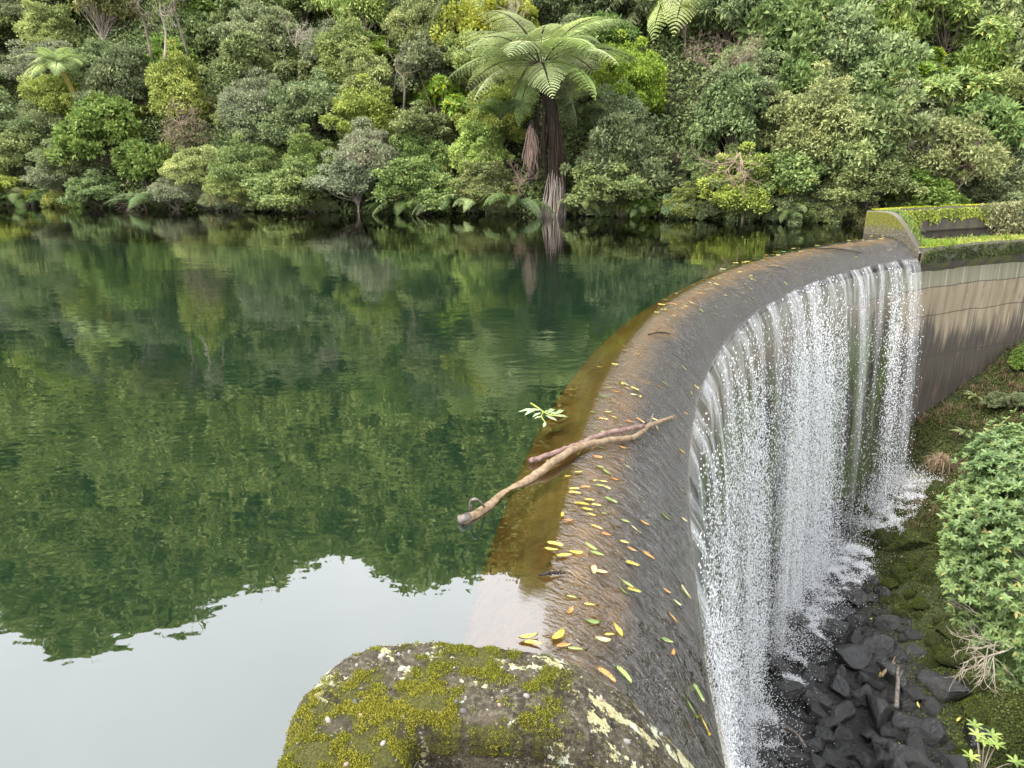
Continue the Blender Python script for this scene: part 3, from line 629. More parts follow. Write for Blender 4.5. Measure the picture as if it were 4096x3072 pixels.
def where(px, py):
    h = ('at waterline' if py > 700 else 'low on bank' if py > 480 else 'mid bank' if py > 230 else 'high on bank')
    c = ('by leaning fern' if px < 420 else 'left of dry grass' if px < 800 else 'on open slope' if px < 1450 else 'left of tall fern' if px < 2080
         else 'right of tall fern' if px < 2700 else 'behind spillway end' if px < 3350 else 'above far parapet')
    return h + ' ' + c
GRID = ["lgomwglgsdDyDnwmmd", "glFmgswlysdFFmmwmg", "gsgmgwlglslFgmgwmm", "glglsglwlglFgmmwlm", "gsmtsglglosFglmgml", "gsmlglsglsgFgmmlgm", "lsgslgsglsgFlmgmgs"]
ROWY = [45, 165, 290, 415, 540, 665, 765]
def hill_hit(px, py, lift):
    d = ray(px, py); ts = np.linspace(30, 110, 1600)/d[1]; P = CAM + ts[:, None]*d
    k = int(np.argmax(hill(P[:, 0], P[:, 1]) + lift > P[:, 2])); return P[k]
for ri, row in enumerate(GRID):
    for ci, k in enumerate(row):
        if k in 'F.': continue
        px = -40 + ci*247 + random.uniform(-75, 75) + (ri % 2)*60; py = ROWY[ri] + random.uniform(-45, 45)
        if 2090 < px < 2380 and py > 330: continue
        sc = random.uniform(1.05, 1.6)*(1.15 if ri < 2 else .9 if ri >= 5 else 1.05)
        p = hill_hit(px, py, 1.9*sc)
        if ri == 6: p[2] = max(p[2], .9*sc); p[1] = min(p[1], float(shore(p[0])) + 1.2)
        o = bush(k, p, sc, random.uniform(0, 6.28), random.uniform(.8, 1.25) if ri < 6 else .8)
        bush_lab.append((o, KINDS[k][0], KINDS[k][1], where(px, py), px))
for q in range(190):   # smaller bushes between and low over the water
    px = random.uniform(-40, 4140); low = q % 2 == 0; py = random.uniform(725, 840) if low else random.uniform(20, 720); k = random.choice('ssslgyymobtg' if px < 2200 else 'slgmmmdbog')
    if 2040 < px < 2330 and py > 400 or px > 3440 and py > 760: continue
    sc = random.uniform(.42, .75); p = hill_hit(px, py, 1.6*sc if not low else .9)
    if low: p[2] = .48*sc + random.uniform(0, .3); p[1] = float(shore(p[0])) - random.uniform(-.3, .5)
    o = bush(k, p, sc, random.uniform(0, 6.28), random.uniform(.75, 1.1))
    bush_lab.append((o, 'small ' + KINDS[k][0], 'small ' + KINDS[k][1], where(px, py), px))
for px, py, k, sc, lb in [(4085, 1480, 'm', .42, 'green leafy shrub on the bank at the right edge under the dam wall'), (3990, 1640, 'd', .34, 'dark low shrub on the bank between the wall and the leafy shrub'), (4090, 1650, 'g', .36, 'grey-green shrub on the bank just above the big leafy shrub')]:
    d = ray(px, py); ts = np.linspace(10, 45, 900)/d[1]; Q = CAM + ts[:, None]*d; q = Q[int(np.argmax(gorge(Q[:, 0], Q[:, 1]) > Q[:, 2]))]
    bush(k, (q[0], q[1], q[2] + 1.3*sc), sc, random.uniform(0, 6.3), .8)['label'] = lb
settle_labels(bush_lab)
# undergrowth that fills the slope between them
N = 230000
x = rng.uniform(-48, 34, N); d = rng.uniform(-.3, 17, N)**1.0; y = shore(x) + d; z = hill(x, y) + np.abs(rng.normal(0, .85, N)) + .05
dens = fbm(x*.5, y*.5, 61, 4); k = dens > .33; x, y, z = x[k], y[k], z[k]; n = len(x); z = np.maximum(z, .1)
l = .16 + .2*rng.random(n); T = rng.normal(size=(n, 3)); T[:, 1] -= .5; Nn = np.stack([rng.normal(0, .5, n), -.5 + rng.normal(0, .4, n), np.ones(n)*.8], 1)
V, F = leaves(np.stack([x, y, z], 1), T, Nn, l, l*.42)
tag(mk('undergrowth', V, [F], M['brush']), 'dark tangled undergrowth between the bushes of the far bank', 'undergrowth', kind='stuff')
# the forest higher up the hill, above the picture and seen in the water
MBf = MB(); HC_ = [crown(900 + i, (1, 1, .9), nc=60, per=26, L=.2, ratio=.55, clump=(.2, .34)) for i in range(4)]
r = random.Random(77)
for q in range(520):
    x = r.uniform(-80, 62); d = r.uniform(15, 33); y = float(shore(x)) + d; s = r.uniform(2.2, 4.2)*(1.25 if d > 27 else 1); V, F, _ = HC_[q % 4]
    a = r.uniform(0, 6.28); ca, sa = math.cos(a), math.sin(a); W = V*s*np.array([1, 1, r.uniform(.9, 1.7)]); W = np.stack([W[:, 0]*ca - W[:, 1]*sa, W[:, 0]*sa + W[:, 1]*ca, W[:, 2]], 1)
    MBf.add(W + np.array([x, y, float(hill(x, y)) + s*r.uniform(.8, 1.5)]), F)
tag(MBf.build('hilltop_forest', [M['hill']]), 'forest covering the upper hill, mirrored in the reservoir', 'forest', kind='stuff')
# ------------------------------------------------------------------ ferns
def frond(L, up, down, seed, npn=25, wd=.25, start=.10):
    """one arching frond: rachis + toothed pinnae"""
    r = np.random.default_rng(seed); n = 40; ang = np.linspace(up, down, n); ds = L/(n - 1)
    X = np.concatenate([[0], np.cumsum(np.cos(ang[:-1])*ds)]); Zz = np.concatenate([[0], np.cumsum(np.sin(ang[:-1])*ds)]); side = .06*L*np.sin(np.linspace(0, 1.5, n))*r.normal()
    R0 = np.stack([X, side, Zz], 1); mb = MB(); add_tube(mb, R0[::3], np.linspace(.006*L, .0015*L, len(R0[::3])), 5, 1, cap=False)
    tt_ = np.linspace(start, .995, npn); AllP, AllT, AllN, AllL, AllW = [], [], [], [], []
    for t_ in tt_:
        f = t_*(n - 1); i = min(int(f), n - 2); p = R0[i] + (R0[i+1] - R0[i])*(f - i); T = unit(R0[i+1] - R0[i]); S = np.array([0, 1.0, 0]); Nn = unit(np.cross(T, S))
        if Nn[2] < 0: Nn = -Nn
        s = (t_ - start)/(1 - start); pl = wd*L*min(1, (s*3.2)**.7 + .25)*max(.03, (1 - s**2.2))*(.9 + .2*r.random())
        for sg in (-1, 1):
            m = max(5, int(pl/(.035*L*.5)) + 3); q = np.linspace(.06, 1, m); dirv = unit(S*sg*.92 + T*.38 + Nn*.10)
            PP = p + dirv*(q*pl)[:, None] - Nn*(.42*pl*q**2)[:, None]
            w_ = .125*pl*(1 - .7*q) + .006*L
            for s2 in (-1, 1):
                AllP.append(PP); AllT.append(np.broadcast_to(unit(T*s2*.9 + dirv*.55), PP.shape)); AllN.append(np.broadcast_to(Nn + .15*r.normal(size=3), PP.shape)); AllL.append(w_); AllW.append(np.full(m, pl/m*.95 + .008))
    V, F = leaves(np.concatenate(AllP), np.concatenate(AllT), np.concatenate(AllN), np.concatenate(AllL), np.concatenate(AllW), .08); mb.add(V, F, 0)
    return mb
FR = {}
def frond_part(key, args, mats, parent, rz, tilt=0, sc=1.0, at=(0, 0, 0), name='frond'):
    if key not in FR: o = frond(*args).build(name, mats, parent); FR[key] = o
    else: o = inst(FR[key], parent)
    o.location = at; o.rotation_euler = (random.uniform(-.28, .28), tilt + random.uniform(-.10, .10), rz); o.scale = (sc,)*3; return o
def tree_fern(base, top, rad, fronds, label, light=True, trunk='fern_trunk', L=4.0, skirt=0, sag=0.0):
    o = tag(empty('tree_fern', base), label, 'tree fern'); b = np.array(base, float); tp = np.array(top, float) - b
    mid = tp*.5 + np.array([.12*tp[2]*sag, 0, 0]); pts = curve([(0, 0, -.3), mid, tp], 26); mb = MB(); add_tube(mb, pts, rad*(1.35 - .5*np.linspace(0, 1, 26))*np.where(np.linspace(0, 1, 26) < .3, 1.15, 1), 14, wob=.28, seed=3)
    mb.build('trunk', [M[trunk]], o, True)
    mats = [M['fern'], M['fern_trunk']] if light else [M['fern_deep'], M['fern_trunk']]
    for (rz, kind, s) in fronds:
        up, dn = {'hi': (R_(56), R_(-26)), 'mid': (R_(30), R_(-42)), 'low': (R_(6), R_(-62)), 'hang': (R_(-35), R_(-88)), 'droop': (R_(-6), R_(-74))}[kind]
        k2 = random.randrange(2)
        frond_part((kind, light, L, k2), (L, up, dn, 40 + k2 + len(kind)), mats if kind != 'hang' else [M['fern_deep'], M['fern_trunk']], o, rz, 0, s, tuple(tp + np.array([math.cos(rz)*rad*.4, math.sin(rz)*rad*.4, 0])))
    return o, b, tp
def ring(n, kind, s0, s1, off=0): return [(off + 2*math.pi*(i + random.uniform(-.25, .25))/n, kind, random.uniform(s0, s1)) for i in range(n)]
# the tall fern at the water's edge
ty = float(shore(2.6)) - .1
b0 = at_y(2205, 852, ty); b0[2] = -.1; t0 = at_y(2165, 262, ty - .3)
tf, b, tp = tree_fern(tuple(b0), tuple(t0), .34, ring(9, 'hi', .85, 1.05) + ring(12, 'mid', .95, 1.15, .3) + ring(7, 'low', .8, 1.0, .1) + ring(4, 'hang', .55, .75, .8),
    'tall tree fern with wide pale crown standing in the water edge', L=6.1, sag=.55)
mb = MB(); r = random.Random(8)
for k in range(64):     # skirt of dead stalks round the trunk
    a = r.uniform(0, 6.28); z0 = r.uniform(.25, .93)*tp[2]; f = z0/tp[2]; cxy = tp[:2]*f + np.array([.12*tp[2]*.55*(1 - (2*f - 1)**2), 0]); ln = r.uniform(1.6, 4.0); rr = .33 + r.uniform(0, .16)
    p0 = np.array([cxy[0] + rr*math.cos(a)*.8, cxy[1] + rr*math.sin(a)*.8, z0]); p2 = p0 + np.array([math.cos(a)*.2 + r.gauss(0, .12), math.sin(a)*.2, -min(ln, z0 + .1)])
    add_tube(mb, curve([p0, (p0 + p2)/2 + np.array([math.cos(a)*.14, math.sin(a)*.14, 0]), p2], 7), np.linspace(.045, .018, 7), 4, cap=False)
mb.build('dead_frond_skirt', [M['dead_frond']], tf, True)
mb = MB()
for k in range(46):     # weathered pale strands at its foot
    a = r.uniform(3.3, 6.1); f0 = r.uniform(.10, .36); z0 = f0*tp[2]; w_ = .5 + r.uniform(0, .25)
    p0 = np.array([w_*math.cos(a)*.85 + .25, w_*math.sin(a) - .1, z0]); p2 = np.array([w_*1.25*math.cos(a) + .15 + r.gauss(0, .1), w_*1.2*math.sin(a) - .15, -.05])
    add_tube(mb, curve([p0, (p0 + p2)/2 + np.array([r.gauss(0, .08), -.05, 0]), p2], 7), np.linspace(.02, .05, 7)*r.uniform(.6, 1.3), 5, cap=False)
mb.build('root_strand', [M['pale_strand']], tf, True)
# second, slimmer trunk hung with reddish dead fronds beside it
def dead_fern(px, top_y, base_y, y, label, n=60, w_=.35):
    b = at_y(px, base_y, y); tp = at_y(px + 8, top_y, y); o = tag(empty('dead_tree_fern', tuple(b)), label, 'dead tree fern'); h = tp[2] - b[2]; mb = MB()
    add_tube(mb, curve([(0, 0, -.5), (.1, 0, h*.5), (0, 0, h)], 8), np.linspace(.22, .14, 8), 8, wob=.3); mb.build('trunk', [M['fern_trunk']], o, True); mb = MB()
    for k in range(n):
        a = r.uniform(0, 6.28); z0 = h*r.uniform(.45, 1); ln = r.uniform(.5, .95)*z0; q = w_*r.uniform(.6, 1.5)
        add_tube(mb, curve([(0, 0, z0), (q*.8*math.cos(a), q*.8*math.sin(a), z0 - ln*.4), (q*math.cos(a) + r.gauss(0, .1), q*math.sin(a), z0 - ln)], 6), np.linspace(.05, .02, 6), 4, cap=False)
    mb.build('dead_frond_skirt', [M['pink_twig']], o, True)
dead_fern(2125, 480, 690, ty - .2, 'reddish dead tree fern drooping left of the tall tree fern')
# leaning mossy fern on the left, ferns along the top
b1 = at_y(345, 470, 56.5); t1 = at_y(232, 250, 55.5)
tree_fern(tuple(b1), tuple(t1), .17, ring(8, 'mid', .85, 1.05) + ring(6, 'hi', .7, .9, .4) + [(3.4, 'low', 1.1), (5.2, 'low', 1), (4.4, 'low', .95)], 'tree fern leaning left on a thin yellow mossy trunk', trunk='trunk_moss', L=2.9)
def hung_fern(px, py, y, dz, fr, label, L, s=1, light=True):
    t_ = at_y(px, py, y); g = float(hill(t_[0], t_[1])); tree_fern((t_[0], t_[1], min(g, t_[2] - 2)), tuple(t_), .2, fr, label, L=L, light=light)
hung_fern(2760, -80, 53.5, 0, ring(7, 'mid', .9, 1.1) + [(q_, 'droop', random.uniform(.9, 1.12)) for q_ in (3.05, 3.5, 3.95, 4.5, 5.0, 5.6)] + [(3.3, 'low', 1.1), (5.9, 'low', 1.1), (4.25, 'low', .9)], 'tree fern whose long pale fronds hang into the top right of centre', 7.4)
hung_fern(1930, -95, 54, 0, ring(7, 'mid', .8, 1.0) + [(3.5, 'droop', 1), (4.2, 'hang', .8), (4.9, 'droop', .95), (5.6, 'low', .9)], 'tree fern with fronds hanging at the top, left of the tall fern', 5.4)
hung_fern(1830, 190, 51.5, 0, [(3.4, 'mid', .8), (5.6, 'mid', .7), (4.6, 'mid', .55), (1.5, 'mid', .7)], 'young pale tree fern peeping out behind the tall fern, to its left', 2.6)
def ground_fern(px, py, label, n=9, L=1.9, light=False):
    p = at_z(px, py, .35); p[1] = float(shore(p[0])) - random.uniform(.3, 1.1); p[2] = random.uniform(.3, .8); o = tag(empty('ground_fern', tuple(p)), label, 'fern', 'ferns at the water edge')
    for k in range(n):
        a = math.pi*1.5 + (k - (n - 1)/2)*(3.4/n) + random.uniform(-.4, .4)
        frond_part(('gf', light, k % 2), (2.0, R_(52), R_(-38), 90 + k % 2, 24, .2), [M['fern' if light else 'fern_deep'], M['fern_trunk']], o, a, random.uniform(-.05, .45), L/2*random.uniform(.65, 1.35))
for px, py, lb, L, li in [(760, 800, 'dark fern arching to the water left of the pale dry grass', 2.6, False), (850, 745, 'green fern behind the dry grass clump at the water edge', 2.2, False), (520, 815, 'small dark fern in the shadow under the left bank bushes', 1.7, False),
        (1560, 838, 'dark fern hanging over the water, leftmost of the fern row by the tall tree fern', 2.0, False), (1650, 815, 'brownish fern in the row left of the tall tree fern', 2.3, False), (1770, 838, 'fern with straight fronds midway in the row left of the tall fern', 2.2, False),
        (1890, 835, 'pale green fern trailing into the water near the fern trunk', 2.5, True), (2060, 840, 'dark fern drooping right beside the foot of the tall tree fern', 2.6, False), (2350, 850, 'yellowish fern low over the water just right of the tall fern', 1.6, True),
        (2560, 850, 'small fern right of the tall fern under the shrubs', 1.7, False), (3170, 865, 'bright fern leaning over the water before the spillway end', 2.2, True), (3090, 850, 'dark fern beside the bright fern near the spillway end', 1.6, False)]:
    ground_fern(px, py, lb, 9, L, li)
for px, py, y, lb, sc in [(2330, 480, 45.5, 'broad hanging fern on the bank right of the tall fern trunk', 1.7), (2000, 480, 44.2, 'grey-green drooping fern under the tall fern crown', 1.8), (3680, 600, 41, 'small yellow-green fern on the slope above the parapet', 1.2)]:
    p = at_y(px, py, y); o = tag(empty('ground_fern', tuple(p)), lb, 'fern')
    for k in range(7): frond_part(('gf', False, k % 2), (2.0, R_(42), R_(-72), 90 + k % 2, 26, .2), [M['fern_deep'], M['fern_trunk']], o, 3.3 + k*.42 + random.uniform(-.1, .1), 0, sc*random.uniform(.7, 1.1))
# ------------------------------------------------------------------ bare branches and trunks
def branch_tree(mb, p, d, ln, rad, depth, r, spread=.6, up=.1):
    n = 5; pts = [p]; dd = np.array(d, float)
    for i in range(n):
        dd = unit(dd + r.normal(0, .16, 3) + np.array([0, 0, up*.2])); pts.append(pts[-1] + dd*ln/n)
    add_tube(mb, np.array(pts), np.linspace(rad, rad*.6, n + 1), 5 if rad > .02 else 4, cap=False)
    if depth == 0: return
    for k in range(r.integers(3, 5)):
        i = r.integers(2, n + 1); branch_tree(mb, pts[i], unit(dd + r.normal(0, spread, 3)), ln*(.5 + .25*r.random()), rad*.55, depth - 1, r, spread, up)
def dead_bush(px, py, y, size, label, mat='pink_twig', n=5, depth=3, dirs=(0, -.3, 1), spread=.55, rad=.03, seed=1):
    p = at_y(px, py, y); o = tag(empty('bare_bush', tuple(p)), label, 'bare bush'); rr = np.random.default_rng(seed); mb = MB()
    for k in range(n): branch_tree(mb, np.zeros(3), unit(np.array(dirs) + rr.normal(0, .45, 3)), size*.5, rad, depth, rr, spread)
    mb.build('branches', [M[mat]], o, True)
dead_bush(2880, 330, 44.0, 3.4, 'leafless pinkish-grey bush among green shrubs right of the tall fern', n=8, depth=4, rad=.022, seed=3)
dead_bush(2960, 610, 38.6, 2.6, 'tangle of bare brown branches hanging above the water before the spillway end', n=6, depth=3, dirs=(.2, -.5, -.6), seed=5)
dead_bush(3600, 640, 39.0, 2.6, 'pale bare branch reaching up and right over the far parapet', mat='twig', n=3, depth=3, dirs=(.5, -.4, .8), seed=7)
dead_bush(3880, 545, 40, 2.0, 'grey dead twigs sticking left near the right edge above the parapet', mat='twig', n=4, depth=3, dirs=(-.9, -.4, .3), seed=9)
dead_bush(3900, 690, 37.5, 2.4, 'pinkish fan of dead twigs right above the moss of the far parapet', n=6, depth=3, dirs=(-.7, -.5, -.2), seed=11)
dead_bush(1185, 190, 53, 2.6, 'white bare branches spreading in the lime bushes of the left slope', mat='twig', n=4, depth=3, dirs=(-.3, -.5, .8), spread=.5, rad=.035, seed=13)
dead_bush(2090, 130, 48, 2.3, 'tan bare twigs standing behind the crown of the tall tree fern', mat='twig', n=5, depth=3, dirs=(-.2, -.2, 1), spread=.35, seed=15)
dead_bush(2080, 720, ty - .4, 1.5, 'pinkish ball of dry twigs left of the tall fern foot', n=8, depth=3, dirs=(-.2, -.6, .2), spread=.8, rad=.014, seed=17)
dead_bush(570, 805, 49.6, 1.7, 'grey dead twigs dipping to the water below the left bushes', n=5, depth=3, dirs=(-.2, -.5, -.3), seed=19)
dead_bush(1180, 790, 46.4, 1.7, 'brownish dry twigs at the water edge in the open left slope', n=6, depth=3, dirs=(.1, -.6, .1), seed=21)
dead_bush(1460, 620, 46, 2.2, 'brown leafless patch of twigs between the lime bushes', n=8, depth=3, dirs=(0, -.6, .2), spread=.8, rad=.018, seed=23)
dead_bush(720, 500, 50, 2.0, 'reddish-grey bare bush low on the left slope', n=7, depth=3, dirs=(0, -.5, .7), rad=.018, seed=25)
def bare_trunk(px0, py0, px1, py1, y, rad, label, mat='bark'):
    p0, p1 = at_y(px0, py0, y), at_y(px1, py1, y - .3); o = tag(empty('bare_tree', tuple(p0)), label, 'bare tree'); v_ = p1 - p0; mb = MB(); rr = np.random.default_rng(int(px0))
    pts = curve([(0, 0, -1), v_*.35 + rr.normal(0, .15, 3), v_*.7 + rr.normal(0, .15, 3), v_], 14); add_tube(mb, pts, np.linspace(rad, rad*.55, 14), 7, wob=.15)
    mb.build('trunk', [M[mat]], o, True); mb = MB()
    for k in range(5): branch_tree(mb, pts[6 + k], unit(rr.normal(0, .8, 3) + np.array([0, -.5, .6])), 1.2, rad*.35, 2, rr)
    mb.build('branches', [M[mat]], o, True)
bare_trunk(598, 170, 562, -30, 53.5, .10, 'brown bare trunk at the top left, leftmost of the trunk trio')
bare_trunk(745, 160, 706, -20, 53, .08, 'thin brown trunk in the gap of the upper left bushes, rightmost of the trio')
bare_trunk(650, 175, 640, 20, 53.2, .08, 'grey forked trunk in the middle of the upper left trunk trio', 'twig')
bare_trunk(3590, 150, 3570, -30, 46, .09, 'slim pale trunk at the top right, left of its neighbour', 'twig')
bare_trunk(3610, 170, 3640, -40, 45.6, .11, 'slim tan trunk at the top right leaning right', 'twig')
bare_trunk(1610, 400, 1590, 220, 49, .07, 'thin pale trunk in the dark gap left of the tall fern')
bare_trunk(3400, 560, 3360, 380, 41, .06, 'thin grey stem in the shade above the spillway far end', 'twig')
# dry grass clump at the water edge
def blades(P, n_per, L, lean, mat, name, r, w_=.012, parent=None):
    V_, F_ = [], []; P = np.repeat(np.asarray(P, float), n_per, 0); n = len(P); a = r.random(n)*6.283; ln = L*(.6 + .7*r.random(n)); le = lean*(.4 + .9*r.random(n))
    h = np.stack([np.cos(a), np.sin(a), np.zeros(n)], 1); s = np.stack([-np.sin(a), np.cos(a), np.zeros(n)], 1)*w_; P = P + np.stack([r.normal(0, 1, n), r.normal(0, 1, n), np.zeros(n)], 1)*L*.12
    m = P + h*(ln*le*.35)[:, None] + np.array([0, 0, 1.0])*(ln*.6)[:, None]; t_ = P + h*(ln*le)[:, None] + np.array([0, 0, 1.0])*(ln*(1.0 - .75*le))[:, None]
    V = np.stack([P - s, P + s, m - s*.8, m + s*.8, t_], 1).reshape(-1, 3); f = np.arange(n)[:, None]*5
    return mk(name, V, [f + np.array([[0, 1, 3, 2]]), f + np.array([[2, 3, 4]])], mat, parent)
def grass_clump(px, py, z, L, n, mat, label, cat='grass', lean=.7, name='grass_clump', y=None, rad=.15):
    p = at_y(px, py, y) if y else at_z(px, py, z); rr = np.random.default_rng(int(px)); Q = p + np.stack([rr.normal(0, rad, n), rr.normal(0, rad, n), np.zeros(n)], 1)
    return tag(blades(Q, 4, L, lean, M[mat], name, rr, .014), label, cat)
grass_clump(860, 822, .15, 1.1, 46, 'olive', 'pale dry grass clump hanging at the water edge on the left', y=47.6, rad=.22, lean=1.15)
# ------------------------------------------------------------------ near parapet end (foreground)
er = np.array([-math.cos(TH0), math.sin(TH0), 0]); EU = -er; ET = np.array([math.sin(TH0), math.cos(TH0), 0]); O0 = arc(TH0, 0.0, 0.0)
def plane_pt(u, t_, z): return O0 + np.asarray(u)[..., None]*EU + np.asarray(t_)[..., None]*ET + np.asarray(z)[..., None]*np.array([0, 0, 1.0])
TOPU = np.array([-1, .45, .65, .83, 1.06, 1.3, 1.5, 1.8, 2.12, 2.6]); TOPZ = np.array([1.0, 1.0, .985, .93, .76, .49, .24, -.15, -.58, -1.1])
def prof(u): return np.interp(u, TOPU, TOPZ)
def sdbox(u, t_, u0, u1, t0, t1, r_=0.0):
    qx = np.abs(u - (u0 + u1)/2) - (u1 - u0)/2 + r_; qy = np.abs(t_ - (t0 + t1)/2) - (t1 - t0)/2 + r_
    return np.hypot(np.maximum(qx, 0), np.maximum(qy, 0)) + np.minimum(np.maximum(qx, qy), 0) - r_
def sdf(u, t_):
    a = sdbox(u, t_, -.28, 2.12, -.50, 0, .03); b = sdbox(u, t_, -.28, .19, -3.0, 0, .03)
    k = .10; h = np.clip(.5 + .5*(b - a)/k, 0, 1); d = b*(1 - h) + a*h - k*h*(1 - h)
    R0 = .34; c = np.where((u < -.28 + R0) & (t_ > -R0), np.hypot(u + .28 - R0, t_ + R0) - R0, -9)
    return np.maximum(d, c) + .018*(fbm(u*5, t_*5, 71, 3) - .5)
du = .0085; u = np.arange(-.72, 2.5, du); tt_ = np.arange(-1.35, .42, du); Ug, Tg = np.meshgrid(u, tt_, indexing='ij'); D = sdf(Ug, Tg)
gu, gt = np.gradient(D, du); gl_ = np.hypot(gu, gt) + 1e-6; out = np.maximum(D, 0)
Up = Ug - out*gu/gl_; Tp = Tg - out*gt/gl_
er_ = .095 + .03*sstep(.6, 1.2, Up); ins = np.clip(-D, 0, None); rd = np.where(ins < er_, er_ - np.sqrt(np.maximum(er_**2 - (er_ - ins)**2, 0)), 0)
Zp = prof(Up) - np.where(D < 0, rd, er_ + out*4.2)
lump = fbm(Up*9, Tp*9, 73, 5) - .5; grit = fbm(Up*60, Tp*60, 75, 3) - .5
Zp = Zp + np.where(D < .01, .030*lump + .010*grit, 0); horiz = np.where(D > .005, .03*(fbm(Up*9 + Tp*7, Zp*9, 77, 4) - .5) + .010*(fbm((Up + Tp)*60, Zp*60, 79, 3) - .5), 0)
Up, Tp = Up + gu/gl_*horiz, Tp + gt/gl_*horiz
slope_l = sstep(.62, .85, Up)
mossm = np.clip(sstep(.30, .60, fbm(Up*5.5, Tp*5.5, 81, 6, .6))*(1 - sstep(.5, .95, Up)*.9) , 0, 1)*np.where(D < .01, 1, .12)
lich = sstep(.50, .64, fbm(Up*9, Tp*9, 83, 6, .62) + .16*sstep(.7, 1.1, Up)*sstep(-.30, -.10, Tp) - .05 + .05*sstep(.05, -.02, np.abs(D) - .02))*np.where(Tp < -.42, .5, 1)
keep_f = grid_faces(len(u), len(tt_)); Zf = Zp.ravel(); keep_f = keep_f[(Zf[keep_f] > -1.2).all(1)]
VP = plane_pt(Up, Tp, Zp).reshape(-1, 3)
t = NT('pier_concrete'); v = t.coord(); n1 = t.noise(v, 6, 5, .65); n2 = t.noise(v, 34, 5, .75); n3 = t.noise(v, 120, 3, .7); ml, ll = t.attr('moss'), t.attr('lichen')
vo = t.voro(v, 55); voc = t.voro(v, 55, out='Color')
c = t.ramp(n2, [(.32, (.007, .006, .005)), (.5, (.036, .031, .020)), (.66, (.13, .115, .08))])
c = t.mix(t.math('MULTIPLY', t.ramp(n1, [(.45, 0), (.65, 1)]), .45), c, (.105, .085, .06))
c = t.mix(t.math('MULTIPLY', t.math('LESS_THAN', vo, .22), t.ramp(t.sep(voc)[0], [(.62, 0), (.66, .7)])), c, t.mix(t.sep(voc)[1], (.10, .10, .10), (.34, .32, .30)))
nl = t.noise(v, 26, 8, .72, dist=.3)
lf = t.mrange(t.math('ADD', nl, t.math('MULTIPLY', ll, .235)), .635, .665)
lc = t.mix(t.ramp(n3, [(.35, 0), (.65, 1)]), t.mix(t.ramp(n1, [(.42, 0), (.58, 1)]), (.40, .36, .21), (.33, .38, .24)), t.mix(t.ramp(n1, [(.5, 0), (.62, 1)]), (.26, .22, .10), (.50, .49, .43)))
c = t.mix(lf, c, lc)
mf = t.mrange(t.math('ADD', ml, t.math('MULTIPLY', t.math('SUBTRACT', n2, .5), 1.6)), .35, .75)
c = t.mix(t.math('MULTIPLY', mf, .9), c, t.ramp(n3, [(.3, (.018, .018, .004)), (.6, (.06, .06, .010)), (.8, (.14, .13, .02))]))
hb = t.math('ADD', t.math('ADD', n2, t.math('MULTIPLY', n3, .5)), t.math('ADD', t.math('MULTIPLY', lf, .35), t.math('MULTIPLY', mf, .5)))
M['pier'] = t.done(t.bsdf(c, .95, t.bump(hb, .9, .012), .2))
t = NT('pebble'); isl = t.n('ShaderNodeNewGeometry').outputs['Random Per Island']
M['pebble'] = t.done(t.bsdf(t.ramp(isl, [(0, (.06, .06, .062)), (.5, (.15, .14, .13)), (.85, (.22, .20, .18)), (1, (.20, .13, .10))]), .75, t.bump(t.noise(t.coord(), 90, 3), .4, .004), .3))
wall = tag(empty('parapet_wall', tuple(plane_pt(np.array(.0), np.array(-.5), np.array(-1.0)))), 'mossy lichen-spotted concrete parapet end in the foreground', 'wall')
ce = mk('concrete_end', VP, [keep_f], M['pier'], smooth=True, attrs={'moss': mossm, 'lichen': lich}); under(ce, wall)
# pebbles standing out of the worn concrete, joined to it as its surface grain
okv = np.where((D.ravel() < .02) & (Up.ravel() < 1.9) & (Tp.ravel() > -1.2))[0]; sel = rng.choice(okv, 150, replace=False); mb = MB()
import bmesh
bm = bmesh.new(); bmesh.ops.create_icosphere(bm, subdivisions=2, radius=1); IV = np.array([v_.co[:] for v_ in bm.verts]); IF = np.array([[q.index for q in f.verts] for f in bm.faces]); bm.free()
for i in sel:
    s = .004 + .011*rng.random()**2.6; q = rng.normal(size=(3, 3)); q, _ = np.linalg.qr(q)
    mb.add((IV*np.array([s*1.3, s, s*.75]))@q + VP[i] + np.array([0, 0, -s*.1]), IF)
under(mb.build('aggregate_stones', [M['pebble']], None, True), wall)['kind'] = 'stuff'
# moss cushions
wgt = (mossm.ravel()*(D.ravel() < .015)*sstep(.42, .62, fbm(Up.ravel()*22, Tp.ravel()*22, 87, 4)))**1.5; wgt /= wgt.sum(); sel = rng.choice(len(VP), 95000, p=wgt); n = len(sel)
T = rng.normal(size=(n, 3))*.7 + np.array([0, 0, .9]); l = .004 + .006*rng.random(n); V, F = leaves(VP[sel] + rng.normal(0, .003, (n, 3)) + np.array([0, 0, .001]), T, rng.normal(size=(n, 3)), l, l*.45)
under(mk('moss_cushions', V, [F], M['moss_y']), wall)['kind'] = 'stuff'
# unseen slab added to block light and darken the pit behind the parapet end
slab = [O0 + EU*a + ET*b_ + np.array([0, 0, c]) for c in (1.42, -2.5) for a, b_ in ((-.3, -1.32), (3.2, -1.32), (3.2, -7), (-.3, -7))]
tag(mk('light_blocking_slab', slab, [[0, 3, 2, 1], [4, 5, 6, 7], [0, 1, 5, 4], [1, 2, 6, 5], [2, 3, 7, 6], [3, 0, 4, 7]], M['oldc']), 'unseen concrete slab added to keep light out behind the near parapet end', 'light blocker', kind='structure')
# near ledge in the shadow behind it
lu2, lt2 = np.meshgrid(np.linspace(.15, 2.2, 60), np.linspace(-1.4, -.45, 30), indexing='ij')
under(mk('ledge', plane_pt(lu2, lt2, -.42 + .05*(fbm(lu2*3, lt2*3, 5) - .5)).reshape(-1, 3), grid_faces(60, 30), M['oldc'], smooth=True), wall)
